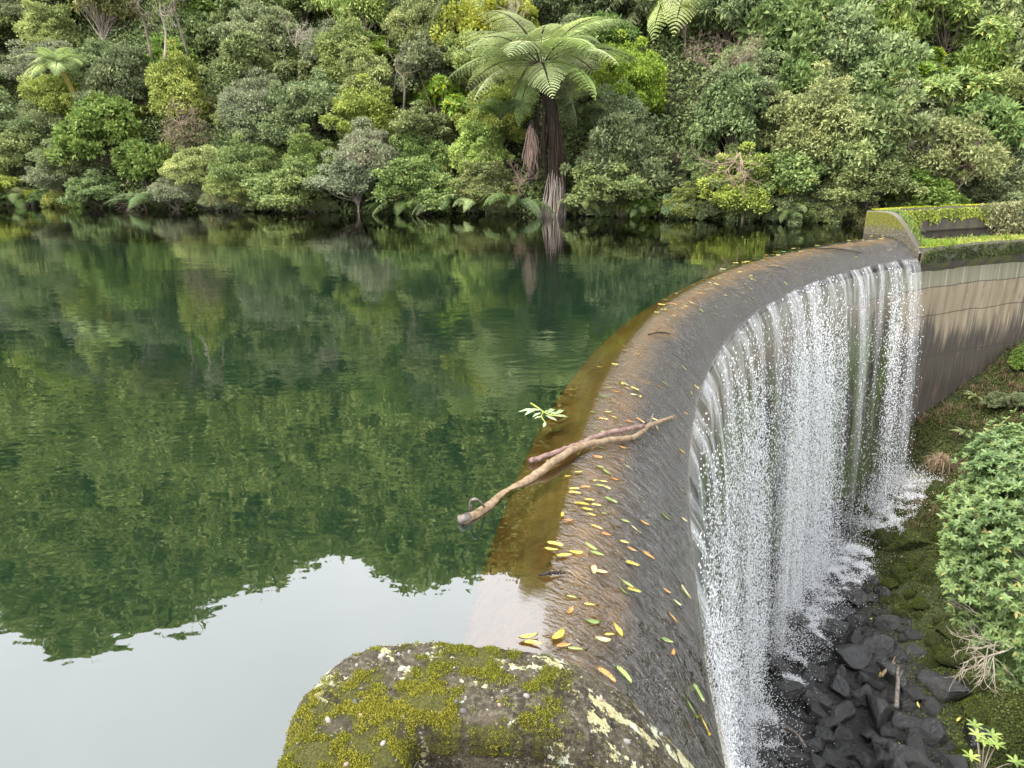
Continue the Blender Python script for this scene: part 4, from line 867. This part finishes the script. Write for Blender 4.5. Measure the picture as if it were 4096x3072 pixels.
# ------------------------------------------------------------------ far parapet and its end
far = tag(empty('parapet_wall', tuple(arc(TH1, 0, -1.0))), 'dark far parapet hung with bright yellow-green moss at the spillway end', 'wall')
thp = np.linspace(TH1 + .002, R_(84), 150); prz = 1.0
pu = np.array([-.28, -.28, -.26, -.1, .1, .17, .19, .19]); pz = np.array([-1.5, .96, 1.0, 1.02, 1.02, 1.0, .96, -.5])
t = NT('parapet_concrete'); v = t.coord(); z = t.sep(v)[2]; n1 = t.noise(t.mapping(v, (1, 1, .25)), 1.1, 6, .7); n2 = t.noise(v, 10, 6, .7)
c = t.ramp(n2, [(.3, (.030, .025, .021)), (.7, (.07, .06, .05))]); c = t.mix(t.math('MULTIPLY', t.ramp(n1, [(.5, 0), (.62, 1)]), .5), c, (.09, .095, .03))
M['parapet'] = t.done(t.bsdf(c, .95, t.bump(n2, .6, .03), .2))
pp = strip('parapet', thp, pu, pz, M['parapet'], sm=False, wob=.05); under(pp, far)
# plate at the end, its top curving down to the ledge
us = np.linspace(-.28, 2.14, 46); rows = []
ths2 = TH1 + np.array([0, 0, .02, .035, .05, .065, .5/RAD*.5 + .011, .5/RAD*.5 + .011])/RAD*0 + np.array([-.001, -.001, .0005, .003, .007, .011, .0125, .0125])
zo = np.array([None, -.03, 0, .01, .01, 0, -.03, None], dtype=object)
Vv = []
for a, o_ in zip(ths2, zo):
    zz = prof(us) if o_ is not None else None
    Z_ = (prof(us) + o_) if o_ is not None else np.full(len(us), -1.3)
    Vv.append(arc(a, us, Z_ + (.03*(fbm(us*4, us*0 + a*300, 3, 3) - .5) if o_ is not None else 0)))
Vv = np.stack(Vv, 0)
nr = len(ths2); F = grid_faces(nr, len(us)); Vl = Vv.reshape(-1, 3); capF = np.array([[k*len(us) for k in range(nr)]]); capE = np.array([[k*len(us) + len(us) - 1 for k in range(nr)][::-1]])
t = NT('pier_face'); v = t.coord(); z = t.sep(v)[2]; n1 = t.noise(v, 3, 6, .7); n2 = t.noise(v, 16, 6, .75)
c = t.ramp(n2, [(.3, (.028, .025, .016)), (.7, (.085, .075, .054))]); mfz = t.mrange(t.math('ADD', z, t.math('MULTIPLY', n1, .9)), .55, 1.0)
c = t.mix(mfz, c, t.ramp(n2, [(.3, (.03, .033, .006)), (.7, (.10, .095, .015))]))
c = t.mix(t.math('MULTIPLY', t.ramp(n2, [(.60, 0), (.66, 1)]), t.mrange(z, .8, .3, 0, .8)), c, (.24, .22, .165))
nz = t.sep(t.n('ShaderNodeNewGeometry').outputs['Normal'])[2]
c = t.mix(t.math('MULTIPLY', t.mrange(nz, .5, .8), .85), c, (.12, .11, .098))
M['pierface'] = t.done(t.bsdf(c, .95, t.bump(n2, .8, .03), .2))
under(mk('pier_end', Vl, [F, capF, capE], M['pierface']), far)
# moss hanging on the parapet, on its top and on the ledge front
def scatter_on(n, fn, L, mat, name, par, down=.9, ratio=.5, seed=1):
    r = np.random.default_rng(seed); P, nr_ = fn(r, n); n = len(P); T = r.normal(size=(n, 3))*.5 + nr_*.35 - np.array([0, 0, down]); l = L*(.5 + r.random(n))
    V, F = leaves(P + nr_*.02, T, nr_ + .6*r.normal(size=(n, 3)) + np.array([0, 0, .4]), l, l*ratio); o = mk(name, V, [F], M[mat]); under(o, par); o['kind'] = 'stuff'; return o
def on_parapet(r, n):
    a = r.random(n)*16.5; th = TH1 + .012 + a/RAD; hang = .25 + .75*fbm(a*1.6, a*0, 91, 4)*np.interp(a, [0, .8, 2.0, 4.0, 5.5, 7.5, 9, 16], [2.2, 1.7, 1.6, 1.1, .8, 1.0, 1.7, 1.8]); q = r.random(n)*1.45
    k = q < hang*(.75 + .5*vn(a*9, q*1.5, 5)); th, q = th[k], q[k]
    return arc(th, .19 + .03*r.random(len(th)), 1.0 - q), np.stack([np.cos(th), -np.sin(th), np.zeros(len(th))], 1)
scatter_on(15000, on_parapet, .085, 'moss_b', 'hanging_moss', far)
def on_top(r, n):
    a = r.random(n)*16.5; th = TH1 + .002 + a/RAD; u_ = r.random(n)*.46 - .27; k = fbm(a*2, u_*4, 95, 3) > .38; return arc(th[k], u_[k], 1.02), np.tile([0, 0, 1.0], (k.sum(), 1))
scatter_on(7000, on_top, .05, 'moss_b', 'top_moss', far, down=-.6)
def on_ledge_front(r, n):
    a = r.random(n)*16.5; th = TH1 + .004 + a/RAD; q = r.random(n)**.8; k = r.random(n) < np.where(q < .25, 1, .75)*(fbm(a*2.5, q*3, 97, 3) > .36); th, q = th[k], q[k]
    return arc(th, 2.22, -.44 - q*.62), np.stack([np.cos(th), -np.sin(th), np.zeros(len(th)) + .3], 1)
lm = scatter_on(13000, on_ledge_front, .07, 'moss_d', 'ledge_moss', far)
def on_ledge_top(r, n):
    a = r.random(n)*16.5; th = TH1 + .004 + a/RAD; u_ = .3 + r.random(n)*1.9; k = r.random(n) < sstep(.3, 1.6, u_) ; return arc(th[k], u_[k], -.42), np.tile([0, 0, 1.0], (k.sum(), 1))
scatter_on(16000, on_ledge_top, .055, 'moss_b', 'ledge_top_moss', far, down=-.7)
# grass along the ledge and down the pier corner
r2 = np.random.default_rng(4); a = np.concatenate([r2.random(280)*2.6, r2.random(130)*14]); th = TH1 + .008 + a/RAD; u_ = .45 + 1.75*r2.random(len(a))**.7; P = arc(th, u_, -.43)
tag(blades(P, 5, .30, .8, M['grass'], 'ledge_grass', r2, .012), 'fresh green grass growing on the ledge below the far parapet', 'grass', kind='stuff')
r2 = np.random.default_rng(6); q = r2.random(300); u_ = .2 + 1.95*q; P = arc(TH1 + .0125 + .012*r2.random(300), u_, prof(u_) - .12*r2.random(300) - .2*r2.random(300))
tag(blades(P, 5, .26, .95, M['grass'], 'corner_grass', r2, .012), 'bright grass and weeds spilling down the corner of the far pier', 'grass', kind='stuff')
# leafy creeper over the right end of the parapet
def on_creep(r, n):
    a = 7.5 + r.random(n)*9; th = TH1 + a/RAD; q = r.random(n)*1.5 - .18; k = r.random(n) < sstep(7.3, 9.5, a - .8*np.clip(q, 0, 2)); return arc(th[k], .22 + .25*r.random(k.sum()), 1.0 - q[k]), np.stack([np.cos(th[k]), -np.sin(th[k]), np.zeros(k.sum())], 1)
rr = np.random.default_rng(12); P, nn = on_creep(rr, 7000); l = .10 + .09*rr.random(len(P)); V, F = leaves(P, rr.normal(size=P.shape)*.8 - np.array([0, 0, .4]), nn + .7*rr.normal(size=P.shape) + np.array([0, 0, .5]), l, l*.6)
tag(mk('creeper', V, [F], M['olive']), 'leafy creeper matting over the right end of the far parapet', 'creeper', kind='stuff')
# ------------------------------------------------------------------ right bank below the wall
def bank_pts(r, n, pxr, pyr):
    P = []
    while len(P) < n:
        px, py = r.uniform(*pxr), r.uniform(*pyr); d = ray(px, py); ts = np.linspace(10, 45, 700)/d[1]; Q = CAM + ts[:, None]*d; g = gorge(Q[:, 0], Q[:, 1]); b_ = g > Q[:, 2]
        if not b_.any(): continue
        q = Q[int(np.argmax(b_))]
        if RAD - math.hypot(q[0] - CX, q[1] - CY) < 1.75: continue
        P.append((q[0], q[1], float(gorge(q[0], q[1])), px, py))
    return np.array(P)
rr = random.Random(31); bp = bank_pts(rr, 380, (3600, 4140), (1300, 2150)); r2 = np.random.default_rng(31)
tag(blades(bp[:150, :3], 26, .5, .95, M['dry_d'], 'dead_grass', r2, .010), 'brown dead grass and debris on the bank under the dam wall', 'dead grass', kind='stuff')
n = 60000; ii = r2.integers(0, 380, n); P = bp[ii, :3] + np.stack([r2.normal(0, .5, n), r2.normal(0, .5, n), np.zeros(n)], 1); P[:, 2] = gorge(P[:, 0], P[:, 1]) + np.abs(r2.normal(0, .09, n)); k = RAD - np.hypot(P[:, 0] - CX, P[:, 1] - CY) > 1.85; P = P[k]; l = .05 + .09*r2.random(len(P))
V, F = leaves(P, r2.normal(size=P.shape), r2.normal(size=P.shape)*.6 + np.array([-.2, -.2, .9]), l, l*.45)
tag(mk('bank_weeds', V, [F], M['moss_d']), 'low dark weeds covering the bank beside the waterfall', 'ground cover', kind='stuff')
bp2 = bank_pts(rr, 520, (3320, 4140), (2170, 3120)); ii = r2.integers(0, 520, 80000); n = len(ii); P = bp2[ii, :3] + np.stack([r2.normal(0, .3, n), r2.normal(0, .3, n), np.zeros(n)], 1); P[:, 2] = gorge(P[:, 0], P[:, 1]) + np.abs(r2.normal(0, .06, n))
k = P[:, 0] > 12.6 + (P[:, 1] - 15)*.21 - .4 + .7*r2.normal(size=n); P = P[k]; l = .03 + .06*r2.random(len(P)); V, F = leaves(P, r2.normal(size=P.shape), r2.normal(size=P.shape)*.5 + np.array([0, 0, .9]), l, l*.6)
tag(mk('moss_carpet', V, [F], M['moss_d']), 'carpet of green moss and seedlings over the bank in the lower right', 'moss', kind='stuff')
grass_clump(3765, 1885, 0, .95, 90, 'dry', 'brown tussock of dry grass at the foot of the dam wall', y=float(bank_pts(rr, 1, (3760, 3770), (1880, 1890))[0, 1]), rad=.12, lean=.95, name='tussock')
for px, py, lb in [(3860, 1740, 'small green fern on the bank, left below the leafy shrub top'), (3690, 1925, 'little pale fern beside the brown tussock'), (3900, 1590, 'bright fern on the bank under the dam wall, highest of three')]:
    q = bank_pts(rr, 1, (px - 4, px + 4), (py - 4, py + 4))[0]; o = tag(empty('ground_fern', (q[0], q[1], q[2])), lb, 'fern')
    for k in range(7): frond_part(('gf', True, k % 2), (2.0, R_(42), R_(-72), 90 + k % 2, 26, .2), [M['fern'], M['fern_trunk']], o, k*.9, 0, random.uniform(.3, .42))
# small walled basin of brown water
q0, q1, q2, q3 = [at_z(a, b_, -11.2) for a, b_ in ((3652, 2105), (3730, 2030), (3900, 2075), (3838, 2165))]
bs = tag(empty('concrete_basin', tuple(q0)), 'small low concrete basin holding rust-brown water at the gorge edge', 'basin'); Q = np.array([q0, q1, q2, q3]); cen = Q.mean(0); Qo = cen + (Q - cen)*1.07
dn = np.array([0, 0, -1.3]); VV = np.concatenate([Q + [0, 0, .12], Qo + [0, 0, .12], Qo + dn, Q + [0, 0, -.2]]); F = []
for k in range(4):
    j = (k + 1) % 4; F += [[k, j, 4 + j, 4 + k], [4 + k, 4 + j, 8 + j, 8 + k], [12 + k, 12 + j, j, k]]
under(mk('rim', VV, [np.array(F)], M['oldc']), bs)
t = NT('brown_water'); M['brownw'] = t.done(t.bsdf((.045, .020, .008), .05, t.bump(t.noise(t.coord(), 6, 2), .3, .004), .5)); under(mk('basin_water', Q, [[3, 2, 1, 0]], M['brownw']), bs)
# ------------------------------------------------------------------ big leafy shrub on the right
yc = 8.7; cc = at_y(4075, 2290, yc); bsh = tag(empty('leafy_shrub', (10.6, 9.6, float(gorge(10.6, 9.6)))), 'big bright shrub with whorled leaves reaching in from the right', 'shrub')
clumps = [(4000, 1900, .0, .62), (4120, 1800, .3, .6), (3930, 2080, -.2, .62), (4060, 2080, -.4, .7), (3900, 2280, -.2, .55), (4040, 2300, -.5, .75), (4120, 2500, -.3, .7), (3960, 2450, 0, .55), (3880, 2180, .2, .45), (4010, 2620, .2, .45), (4100, 2680, .3, .5), (4150, 2000, 0, .8), (3870, 2420, .3, .4), (3930, 1990, .3, .5), (3870, 2060, .1, .4), (3985, 1830, .1, .45), (3850, 2300, .1, .35), (4080, 1930, -.1, .6)]
MBb = MB(); CC = []
for i, (px, py, dy, rd) in enumerate(clumps):
    c0 = at_y(px + 38, py, yc + dy + .6); V, F, C = crown(1500 + i, (rd, rd, rd*.85), nc=24, per=7*9, L=.165, ratio=.36, style='whorl', lo=-.6, inner=.35, clump=(.18, .30)); 
    # rebuild with finer blades
    r3 = np.random.default_rng(1700 + i); n = 270; dd = unit(r3.normal(size=(n, 3)) + np.array([-.25, -.25, .35])); Pp = c0 + dd*rd*(.5 + .68*r3.random((n, 1)))*np.array([1, 1, .85]); CC += list(Pp[:9])
    m = 8; ax = np.repeat(unit(dd*.8 + np.array([0, 0, .75]) + .25*r3.normal(size=(n, 3))), m, 0); e1 = unit(np.cross(ax, [1, .3, .2])); e2 = np.cross(ax, e1); ph = np.tile(np.arange(m)*2.399, n) + np.repeat(r3.random(n)*6, m)
    T = e1*np.cos(ph)[:, None] + e2*np.sin(ph)[:, None] + ax*(.15 + .75*(np.tile(np.arange(m), n)/m)[:, None]); l = .092*(.45 + .8*r3.random(n*m)); V, F = leaves(np.repeat(Pp, m, 0), T, ax, l, l*.36, .16, True); MBb.add(V, F)
MBb.build('leaves', [M['glossy']], None, True); lv = bpy.data.objects['leaves']; under(lv, bsh)
mb = MB(); b_ = np.array([10.6, 9.6, float(gorge(10.6, 9.6))]); top = np.array(at_y(4130, 2350, yc + .6)); add_tube(mb, curve([b_, b_*.45 + top*.55 + np.array([.8, 0, 0]), top], 12), np.linspace(.13, .06, 12), 8)
for p in CC[::3]: add_tube(mb, curve([top*.5 + b_*.1 + p*.4, (top + p)/2 + np.array([.1, .1, -.1]), p], 7) if False else curve([top, (top + p)/2 + rng.normal(0, .08, 3), p], 7), np.linspace(.022, .006, 7), 5, cap=False)
under(mb.build('branches', [M['twig']], None, True), bsh)
mb = MB(); r3 = np.random.default_rng(5); p0 = at_y(4110, 2560, yc + .1)
for k in range(4): branch_tree(mb, p0, unit(np.array([-.9, -.1, -.25]) + r3.normal(0, .25, 3)), .62, .016, 3, r3, .4, 0)
under(mb.build('bare_twigs', [M['twig']], None, True), bsh)
sap = tag(empty('sapling', tuple(at_z(3930, 3080, -11.4))), 'small pale-leaved sapling at the bottom right corner', 'sapling')
r3 = np.random.default_rng(9); n = 7; Pp = np.stack([r3.normal(0, .35, n), r3.normal(0, .3, n), .5 + .5*r3.random(n)], 1); m = 6; ax = np.tile([0, 0, 1.0], (n*m, 1)); ph = np.tile(np.arange(m)*1.05, n); T = np.stack([np.cos(ph), np.sin(ph), np.full(n*m, .35)], 1); l = np.full(n*m, .24)
V, F = leaves(np.repeat(Pp, m, 0), T, ax, l, l*.34, .15, True); mk('leaves', V, [F], M['lime'], sap, True); mb = MB()
for p in Pp: add_tube(mb, curve([(0, 0, -.2), p*.6, p], 6), np.linspace(.02, .008, 6), 5, cap=False)
mb.build('stems', [M['twig']], sap, True)
# ------------------------------------------------------------------ driftwood
def bark_wood(name, c0, c1, c2):
    t = NT(name); v = t.coord(); n1 = t.noise(v, 14, 5, .65); n2 = t.noise(v, 50, 4, .7)
    return t.done(t.bsdf(t.mix(t.ramp(n1, [(.4, 0), (.62, 1)]), t.ramp(n2, [(.3, c0), (.7, c1)]), c2), .75, t.bump(t.math('ADD', n1, n2), .7, .01), .3))
M['logA'] = bark_wood('tan_bark', (.07, .045, .022), (.18, .12, .065), (.22, .16, .10)); M['logB'] = bark_wood('red_bark', (.07, .035, .026), (.16, .09, .07), (.19, .13, .11)); M['cut'] = bark_wood('weathered_cut', (.09, .08, .07), (.24, .21, .18), (.05, .04, .035)); M['stick'] = bark_wood('dark_wet_wood', (.012, .01, .008), (.04, .03, .022), (.02, .016, .012))
def wp(px, py, up): return on_water(px, py, up)
def log(name, pts, rads, label, mat, side=()):
    P = np.array([wp(a, b_, c_) for a, b_, c_ in pts]); o = tag(empty(name, tuple(P[0])), label, 'branch'); P = P - P[0]; mb = MB(); n = 46; C = curve(P, n)
    rr = np.random.default_rng(len(pts)); C += np.stack([rr.normal(0, .006, n), rr.normal(0, .006, n), rr.normal(0, .004, n)], 1); add_tube(mb, C, np.interp(np.linspace(0, 1, n), np.linspace(0, 1, len(rads)), rads), 12, wob=.14, seed=2); mb.build('stem', [M[mat]], o, True)
    mb = MB()
    for (i, d_, l_, r_) in side: add_tube(mb, curve([C[i], C[i] + np.array(d_)*l_*.5 + rr.normal(0, .01, 3), C[i] + np.array(d_)*l_], 6), np.linspace(r_, r_*.4, 6), 6)
    if side: mb.build('twig', [M[mat]], o, True)
    return o, C
lo, C = log('driftwood_branch', [(1850, 2085, .02), (1935, 2040, .0), (2020, 1975, -.03), (2110, 1925, .0), (2200, 1858, .06), (2300, 1795, .07), (2420, 1762, .07), (2530, 1748, .07), (2600, 1700, .09), (2690, 1668, .12)],
    [.042, .044, .044, .044, .042, .038, .033, .030, .028, .022], 'long crooked tan branch lying across the spillway crest, one end under water', 'logA', [(40, (.25, .1, .95), .17, .012), (28, (.2, .6, .6), .06, .014), (20, (-.2, .3, .7), .07, .016)])
o = mk('cut_end', *(lambda t3: (t3[0], [t3[1], t3[2]]))(tube(C[:3] + np.array([-.012, -.008, .012]), [.046, .047, .046], 12, wob=.2)), M['cut'], lo, True)
mb = MB(); hp = np.array([wp(1882, 2042, .05), wp(1884, 2004, .16), wp(1908, 1998, .19), wp(1938, 2026, .05)]) - np.array(lo.location); add_tube(mb, curve(hp, 12), np.linspace(.016, .010, 12), 6)
mb.build('bent_twig', [M['cut']], lo, True)
log('driftwood_branch', [(2118, 1845, .03), (2240, 1805, .06), (2330, 1770, .06), (2420, 1735, .07), (2500, 1718, .10), (2572, 1704, .12)], [.032, .033, .032, .030, .029, .025], 'straight reddish branch resting beside the tan branch on the spillway', 'logB', [(8, (0, .5, .7), .04, .012), (30, (.1, .3, .7), .05, .012)])
log('stick', [(2160, 2300, .015), (2200, 2292, .03), (2260, 2290, .02)], [.007, .012, .006], 'short black stick in the shallow brown water nearest the near parapet', 'stick')
log('stick', [(2595, 1338, .02), (2640, 1330, .04), (2680, 1335, .02)], [.012, .018, .008], 'dark stick floating among leaves beyond the crossed branches', 'stick')
log('stick', [(3262, 995, .04), (3350, 995, .06), (3450, 1012, .05)], [.018, .026, .012], 'long dark stick lodged on the crest near the far pier', 'stick')
log('stick', [(3060, 1062, .04), (3110, 1064, .06), (3150, 1072, .04)], [.014, .02, .01], 'pale leaf-caught stick on the far crest', 'logA')
# leafy sprig afloat
sp0 = wp(2122, 1612, .03); sprig = tag(empty('leafy_sprig', tuple(sp0)), 'sprig of pale green leaves floating at the edge of the brown crest', 'sprig'); mb = MB()
st_ = np.array([wp(a, b_, h) for a, b_, h in ((2122, 1612, .04), (2170, 1645, .05), (2165, 1665, .05), (2182, 1690, .04))]) - sp0; st2 = np.array([wp(a, b_, h) for a, b_, h in ((2170, 1645, .05), (2205, 1662, .05), (2250, 1660, .04))]) - sp0
for s_ in (st_, st2): add_tube(mb, curve(s_, 10), np.linspace(.010, .006, 10), 6)
mb.build('stem', [M['lime']], sprig, True)
tips = [((2172, 1640), (2070, 1640), .5), ((2150, 1635), (2100, 1655), .4), ((2165, 1650), (2130, 1665), .4), ((2172, 1665), (2135, 1672), .4), ((2182, 1688), (2175, 1706), .5), ((2190, 1655), (2222, 1628), .4), ((2200, 1660), (2235, 1645), .35), ((2215, 1662), (2262, 1632), .5), ((2220, 1664), (2272, 1664), .6), ((2190, 1668), (2228, 1680), .5), ((2180, 1662), (2215, 1672), .4), ((2178, 1650), (2205, 1640), .4)]
A_ = np.array([wp(*a, .05) for a, b_, w_ in tips]) - sp0; B_ = np.array([wp(*b_, .025) for a, b_, w_ in tips]) - sp0; L_ = np.linalg.norm(B_ - A_, axis=1)
V, F = leaves(A_, B_ - A_, np.tile([0, -.1, 1.0], (len(tips), 1)), L_*1.05, np.minimum(L_*np.array([w_ for *_, w_ in tips])*.85, .075), .10, True)
t = NT('pale_leaf'); n = t.noise(t.coord(), 20, 3); M['pale_leaf'] = t.done(t.bsdf(t.ramp(n, [(.3, (.15, .21, .09)), (.7, (.25, .31, .155))]), .35, None, .6)); mk('leaves', V, [F], M['pale_leaf'], sprig, True)
# ------------------------------------------------------------------ fallen leaves on the crest
def fall_mat(name, c0, c1, spot):
    t = NT(name); v = t.coord(); n = t.noise(v, 3, 3); n2 = t.noise(v, 14, 3, .6); orr = t.n('ShaderNodeObjectInfo').outputs['Random']; x_ = t.sep(v)[1]
    c = t.mix(orr, c0, c1); c = t.mix(t.math('MULTIPLY', t.ramp(n2, [(.53, 0), (.64, 1)]), .85), c, spot); c = t.mix(t.math('LESS_THAN', t.math('ABSOLUTE', x_), .012), c, t.mix(.5, c, (.6, .55, .25)))
    return t.done(t.bsdf(c, .35, None, .5))
FM = {'y': fall_mat('yellow_leaf', (.38, .27, .025), (.30, .29, .07), (.13, .065, .018)), 'o': fall_mat('orange_leaf', (.30, .11, .018), (.36, .20, .04), (.11, .035, .012)), 'g': fall_mat('green_leaf', (.09, .15, .025), (.20, .24, .06), (.08, .10, .02)), 'c': fall_mat('cream_leaf', (.46, .38, .16), (.42, .40, .20), (.24, .15, .06)), 'r': fall_mat('red_leaf', (.32, .06, .02), (.24, .09, .03), (.10, .03, .01))}
CN = {'y': 'yellow', 'o': 'orange', 'g': 'green', 'c': 'cream', 'r': 'red-brown'}
def leaf_shape(seed, ratio):
    r = np.random.default_rng(seed); s = np.linspace(0, 1, 9); w_ = ratio*.5*np.sin(np.pi*s**.85)**.8; bend = .10*r.normal()*(s - .5)**2*4; V = []
    for k in (-1, -.5, 0, .5, 1): V.append(np.stack([s - .5, k*w_ + bend, .26*ratio*k*k*r.uniform(.4, 1.3) + .35*(s - .5)**2*r.uniform(-.2, 1.5) + .05*r.normal()*k*(s - .5)], 1))
    V = np.stack(V, 0).reshape(-1, 3); F = grid_faces(5, 9); st = np.array([[-.5, bend[0] - .008, 0], [-.5, bend[0] + .008, 0], [-.68, bend[0] + .012, .02], [-.68, bend[0] - .004, .02]])
    return np.concatenate([V, st]), np.concatenate([F, [[45, 46, 47, 48]]])
LS = [leaf_shape(60 + i, rt) for i, rt in enumerate((.27, .33, .22, .40))]; leaf_proto = {}; leaf_lab = []; r = random.Random(99)
def fallen(p, c, L, rz, th, u_, px, py):
    k = r.randrange(4); key = (k, c)
    if key not in leaf_proto: V, F = LS[k]; o = mk('fallen_leaf', V, [F], FM[c], smooth=True); leaf_proto[key] = o
    else: o = inst(leaf_proto[key])
    sl = math.atan((film_z(u_ + .05) - film_z(u_ - .05))/.1); nrm = Vector((math.cos(th)*math.sin(-sl), -math.sin(th)*math.sin(-sl), math.cos(sl)))
    q = nrm.to_track_quat('Z', 'X'); base = Vector((math.cos(rz), math.sin(rz), 0)); xa = (base - nrm*base.dot(nrm)).normalized(); ya = nrm.cross(xa)
    from mathutils import Matrix
    m = Matrix((xa, ya, nrm)).transposed().to_euler(); o.rotation_euler = m; o.location = p; o.scale = (L, L, L)
    tag(o, '', 'leaf', 'fallen leaves on the spillway crest')
    size = 'large' if L > .135 else 'small' if L < .095 else 'medium'
    place = ('at spillway lip' if u_ > 1.75 else 'on rippled slope' if u_ > 1.18 else 'in drift line' if u_ > .62 else 'on brown shallows')
    place += (' by near parapet' if py > 2350 else ' below branches' if py > 1850 else ' beside branches' if py > 1600 else ' beyond branches' if py > 1400 else ' at mid curve' if py > 1180 else ' near far pier')
    leaf_lab.append((o, f'{size} {CN[c]} fallen leaf', f'{size} {CN[c]} fallen leaves', place, px))
KEY = """850,712,y 945,718,y 880,715,y 910,692,y 990,765,g 825,628,y 830,650,y 885,618,o 935,585,y 985,590,y 965,612,g 1030,692,g 920,776,y 1215,823,o 950,840,o 1000,882,o 1100,925,y 1140,965,o 1225,995,o
915,952,g 950,990,g 770,1000,y 725,935,y 700,970,y 835,985,y 930,1080,c 975,1090,c 910,1270,y 805,1305,o 930,1372,g 1020,1435,y 1070,1418,y 985,1470,c 740,1445,y 575,1452,y 600,1480,y 765,1497,o 835,1515,g
1335,1470,g 1370,1540,o 1440,1195,y 1330,790,g 1420,425,y 1425,640,c 1125,510,c 1090,470,o 790,560,y 850,540,y 970,510,g 1000,540,g 850,435,g 970,405,g 1095,405,o 950,455,o 1150,1187,y 815,1228,g 1120,1160,g 1095,1195,g 1335,1195,o
1430,800,c 1160,850,c 1105,808,g 1140,1040,y 1370,1345,o 795,808,o 760,775,y 990,122,g 930,208,g 1010,205,y 1045,235,y 985,242,o 1130,258,o 1190,250,o 985,315,g 1285,295,c 1270,245,c 1380,228,y 1330,50,y 1500,65,y 1470,100,g
1090,50,y 1060,95,o 1160,75,y 1220,45,y 1190,120,y 1290,65,o 1150,110,c 1440,210,o 1395,1265,c 1240,1000,o 900,745,y 1000,620,y 1050,580,o""".split()
for s_ in KEY:
    a, b_, c = s_.split(','); px, py = 1700 + float(a)/1.3825, 1500 + float(b_)/1.3825; p = wp(px, py, .012); th, u_ = tu(p)
    if u_ > 2.02: continue
    L = (.092 + .04*r.random())*(1.15 if c in 'yg' and float(b_) > 900 else 1)
    fallen(p, c, L, r.uniform(-.45, .35) if r.random() < .8 else r.uniform(0, 6.28), th, u_, px, py)
for px, py, c in [(2795, 2775, 'g'), (2820, 2905, 'y'), (2765, 2835, 'g'), (2500, 2700, 'g'), (2430, 2700, 'o'), (2740, 2370, 'c')]:
    p = wp(px, py, .012); th, u_ = tu(p); fallen(p, c, .14, r.uniform(-1.2, -.6), th, u_, px, py)
n_ = 0
while n_ < 185:
    th = TH0 + .16 + r.random()**.75*(TH1 - TH0 - .17); u_ = r.choices([r.gauss(.92, .16), r.uniform(1.1, 1.95), r.gauss(.65, .1)], [.68, .24, .08])[0]
    if not .45 < u_ < 1.98 or vn(np.array(th*14), np.array(.5), 7) < .25: continue
    p = arc(th, u_, float(film_z(u_)) + .03); px, py = project(p); c = r.choices('yogcr', [.58, .15, .10, .14, .03])[0]
    fallen(p, c, r.uniform(.07, .13)*(1.3 if th > .4 else 1), r.uniform(-.6, .5) + (th - .3)*.2, th, u_, px, py); n_ += 1
# a few yellow leaves caught on the moss and rocks below
for px, py in [(3515, 2725), (3665, 2845), (3825, 2905), (3875, 2920), (3600, 3010), (3480, 2500), (3905, 2960)]:
    q = bank_pts(random.Random(px), 1, (px - 2, px + 2), (py - 2, py + 2))[0]; o = inst(leaf_proto[next(k for k in leaf_proto if k[1] == 'y')]); o.location = (q[0], q[1], q[2] + .22); o.scale = (.2,)*3; o.rotation_euler = (.2, -.2, r.uniform(0, 6)); tag(o, '', 'leaf', 'leaves fallen into the gorge')
    leaf_lab.append((o, 'yellow leaf', 'yellow leaves', 'lying on the dark moss below the dam', px))
settle_labels(leaf_lab)
# broken stump and sticks on the gorge floor
def gorge_stick(a, b_, rad, label, mat, up=.25):
    q = bank_pts(random.Random(int(a[0])), 1, (a[0] - 2, a[0] + 2), (a[1] - 2, a[1] + 2))[0]; s_ = bank_pts(random.Random(int(b_[0])), 1, (b_[0] - 2, b_[0] + 2), (b_[1] - 2, b_[1] + 2))[0]
    P = np.array([q[:3] + [0, 0, up], s_[:3] + [0, 0, up*1.4]]); o = tag(empty('fallen_stick', tuple(P[0])), label, 'stick'); P -= P[0]; mb = MB(); add_tube(mb, curve([P[0], P[1]*.5 + [.04, .05, .06], P[1]], 9), np.linspace(rad, rad*.7, 9), 7, wob=.2); mb.build('stem', [M[mat]], o, True)
    mb = MB(); add_tube(mb, curve([P[1]*.6, P[1]*.6 + [.12, .1, .14], P[1]*.6 + [.2, .15, .3]], 5), np.linspace(rad*.5, rad*.2, 5), 5); mb.build('twig', [M[mat]], o, True)
gorge_stick((3575, 2870), (3580, 2720), .07, 'upright grey broken branch among the mossy rocks', 'cut', .35)
gorge_stick((3518, 2750), (3570, 2715), .05, 'short orange-tan stick beside the broken branch', 'logA', .4)
gorge_stick((3130, 2960), (3210, 3060), .07, 'grey pole lying on the black rocks at the bottom edge', 'cut', .4)
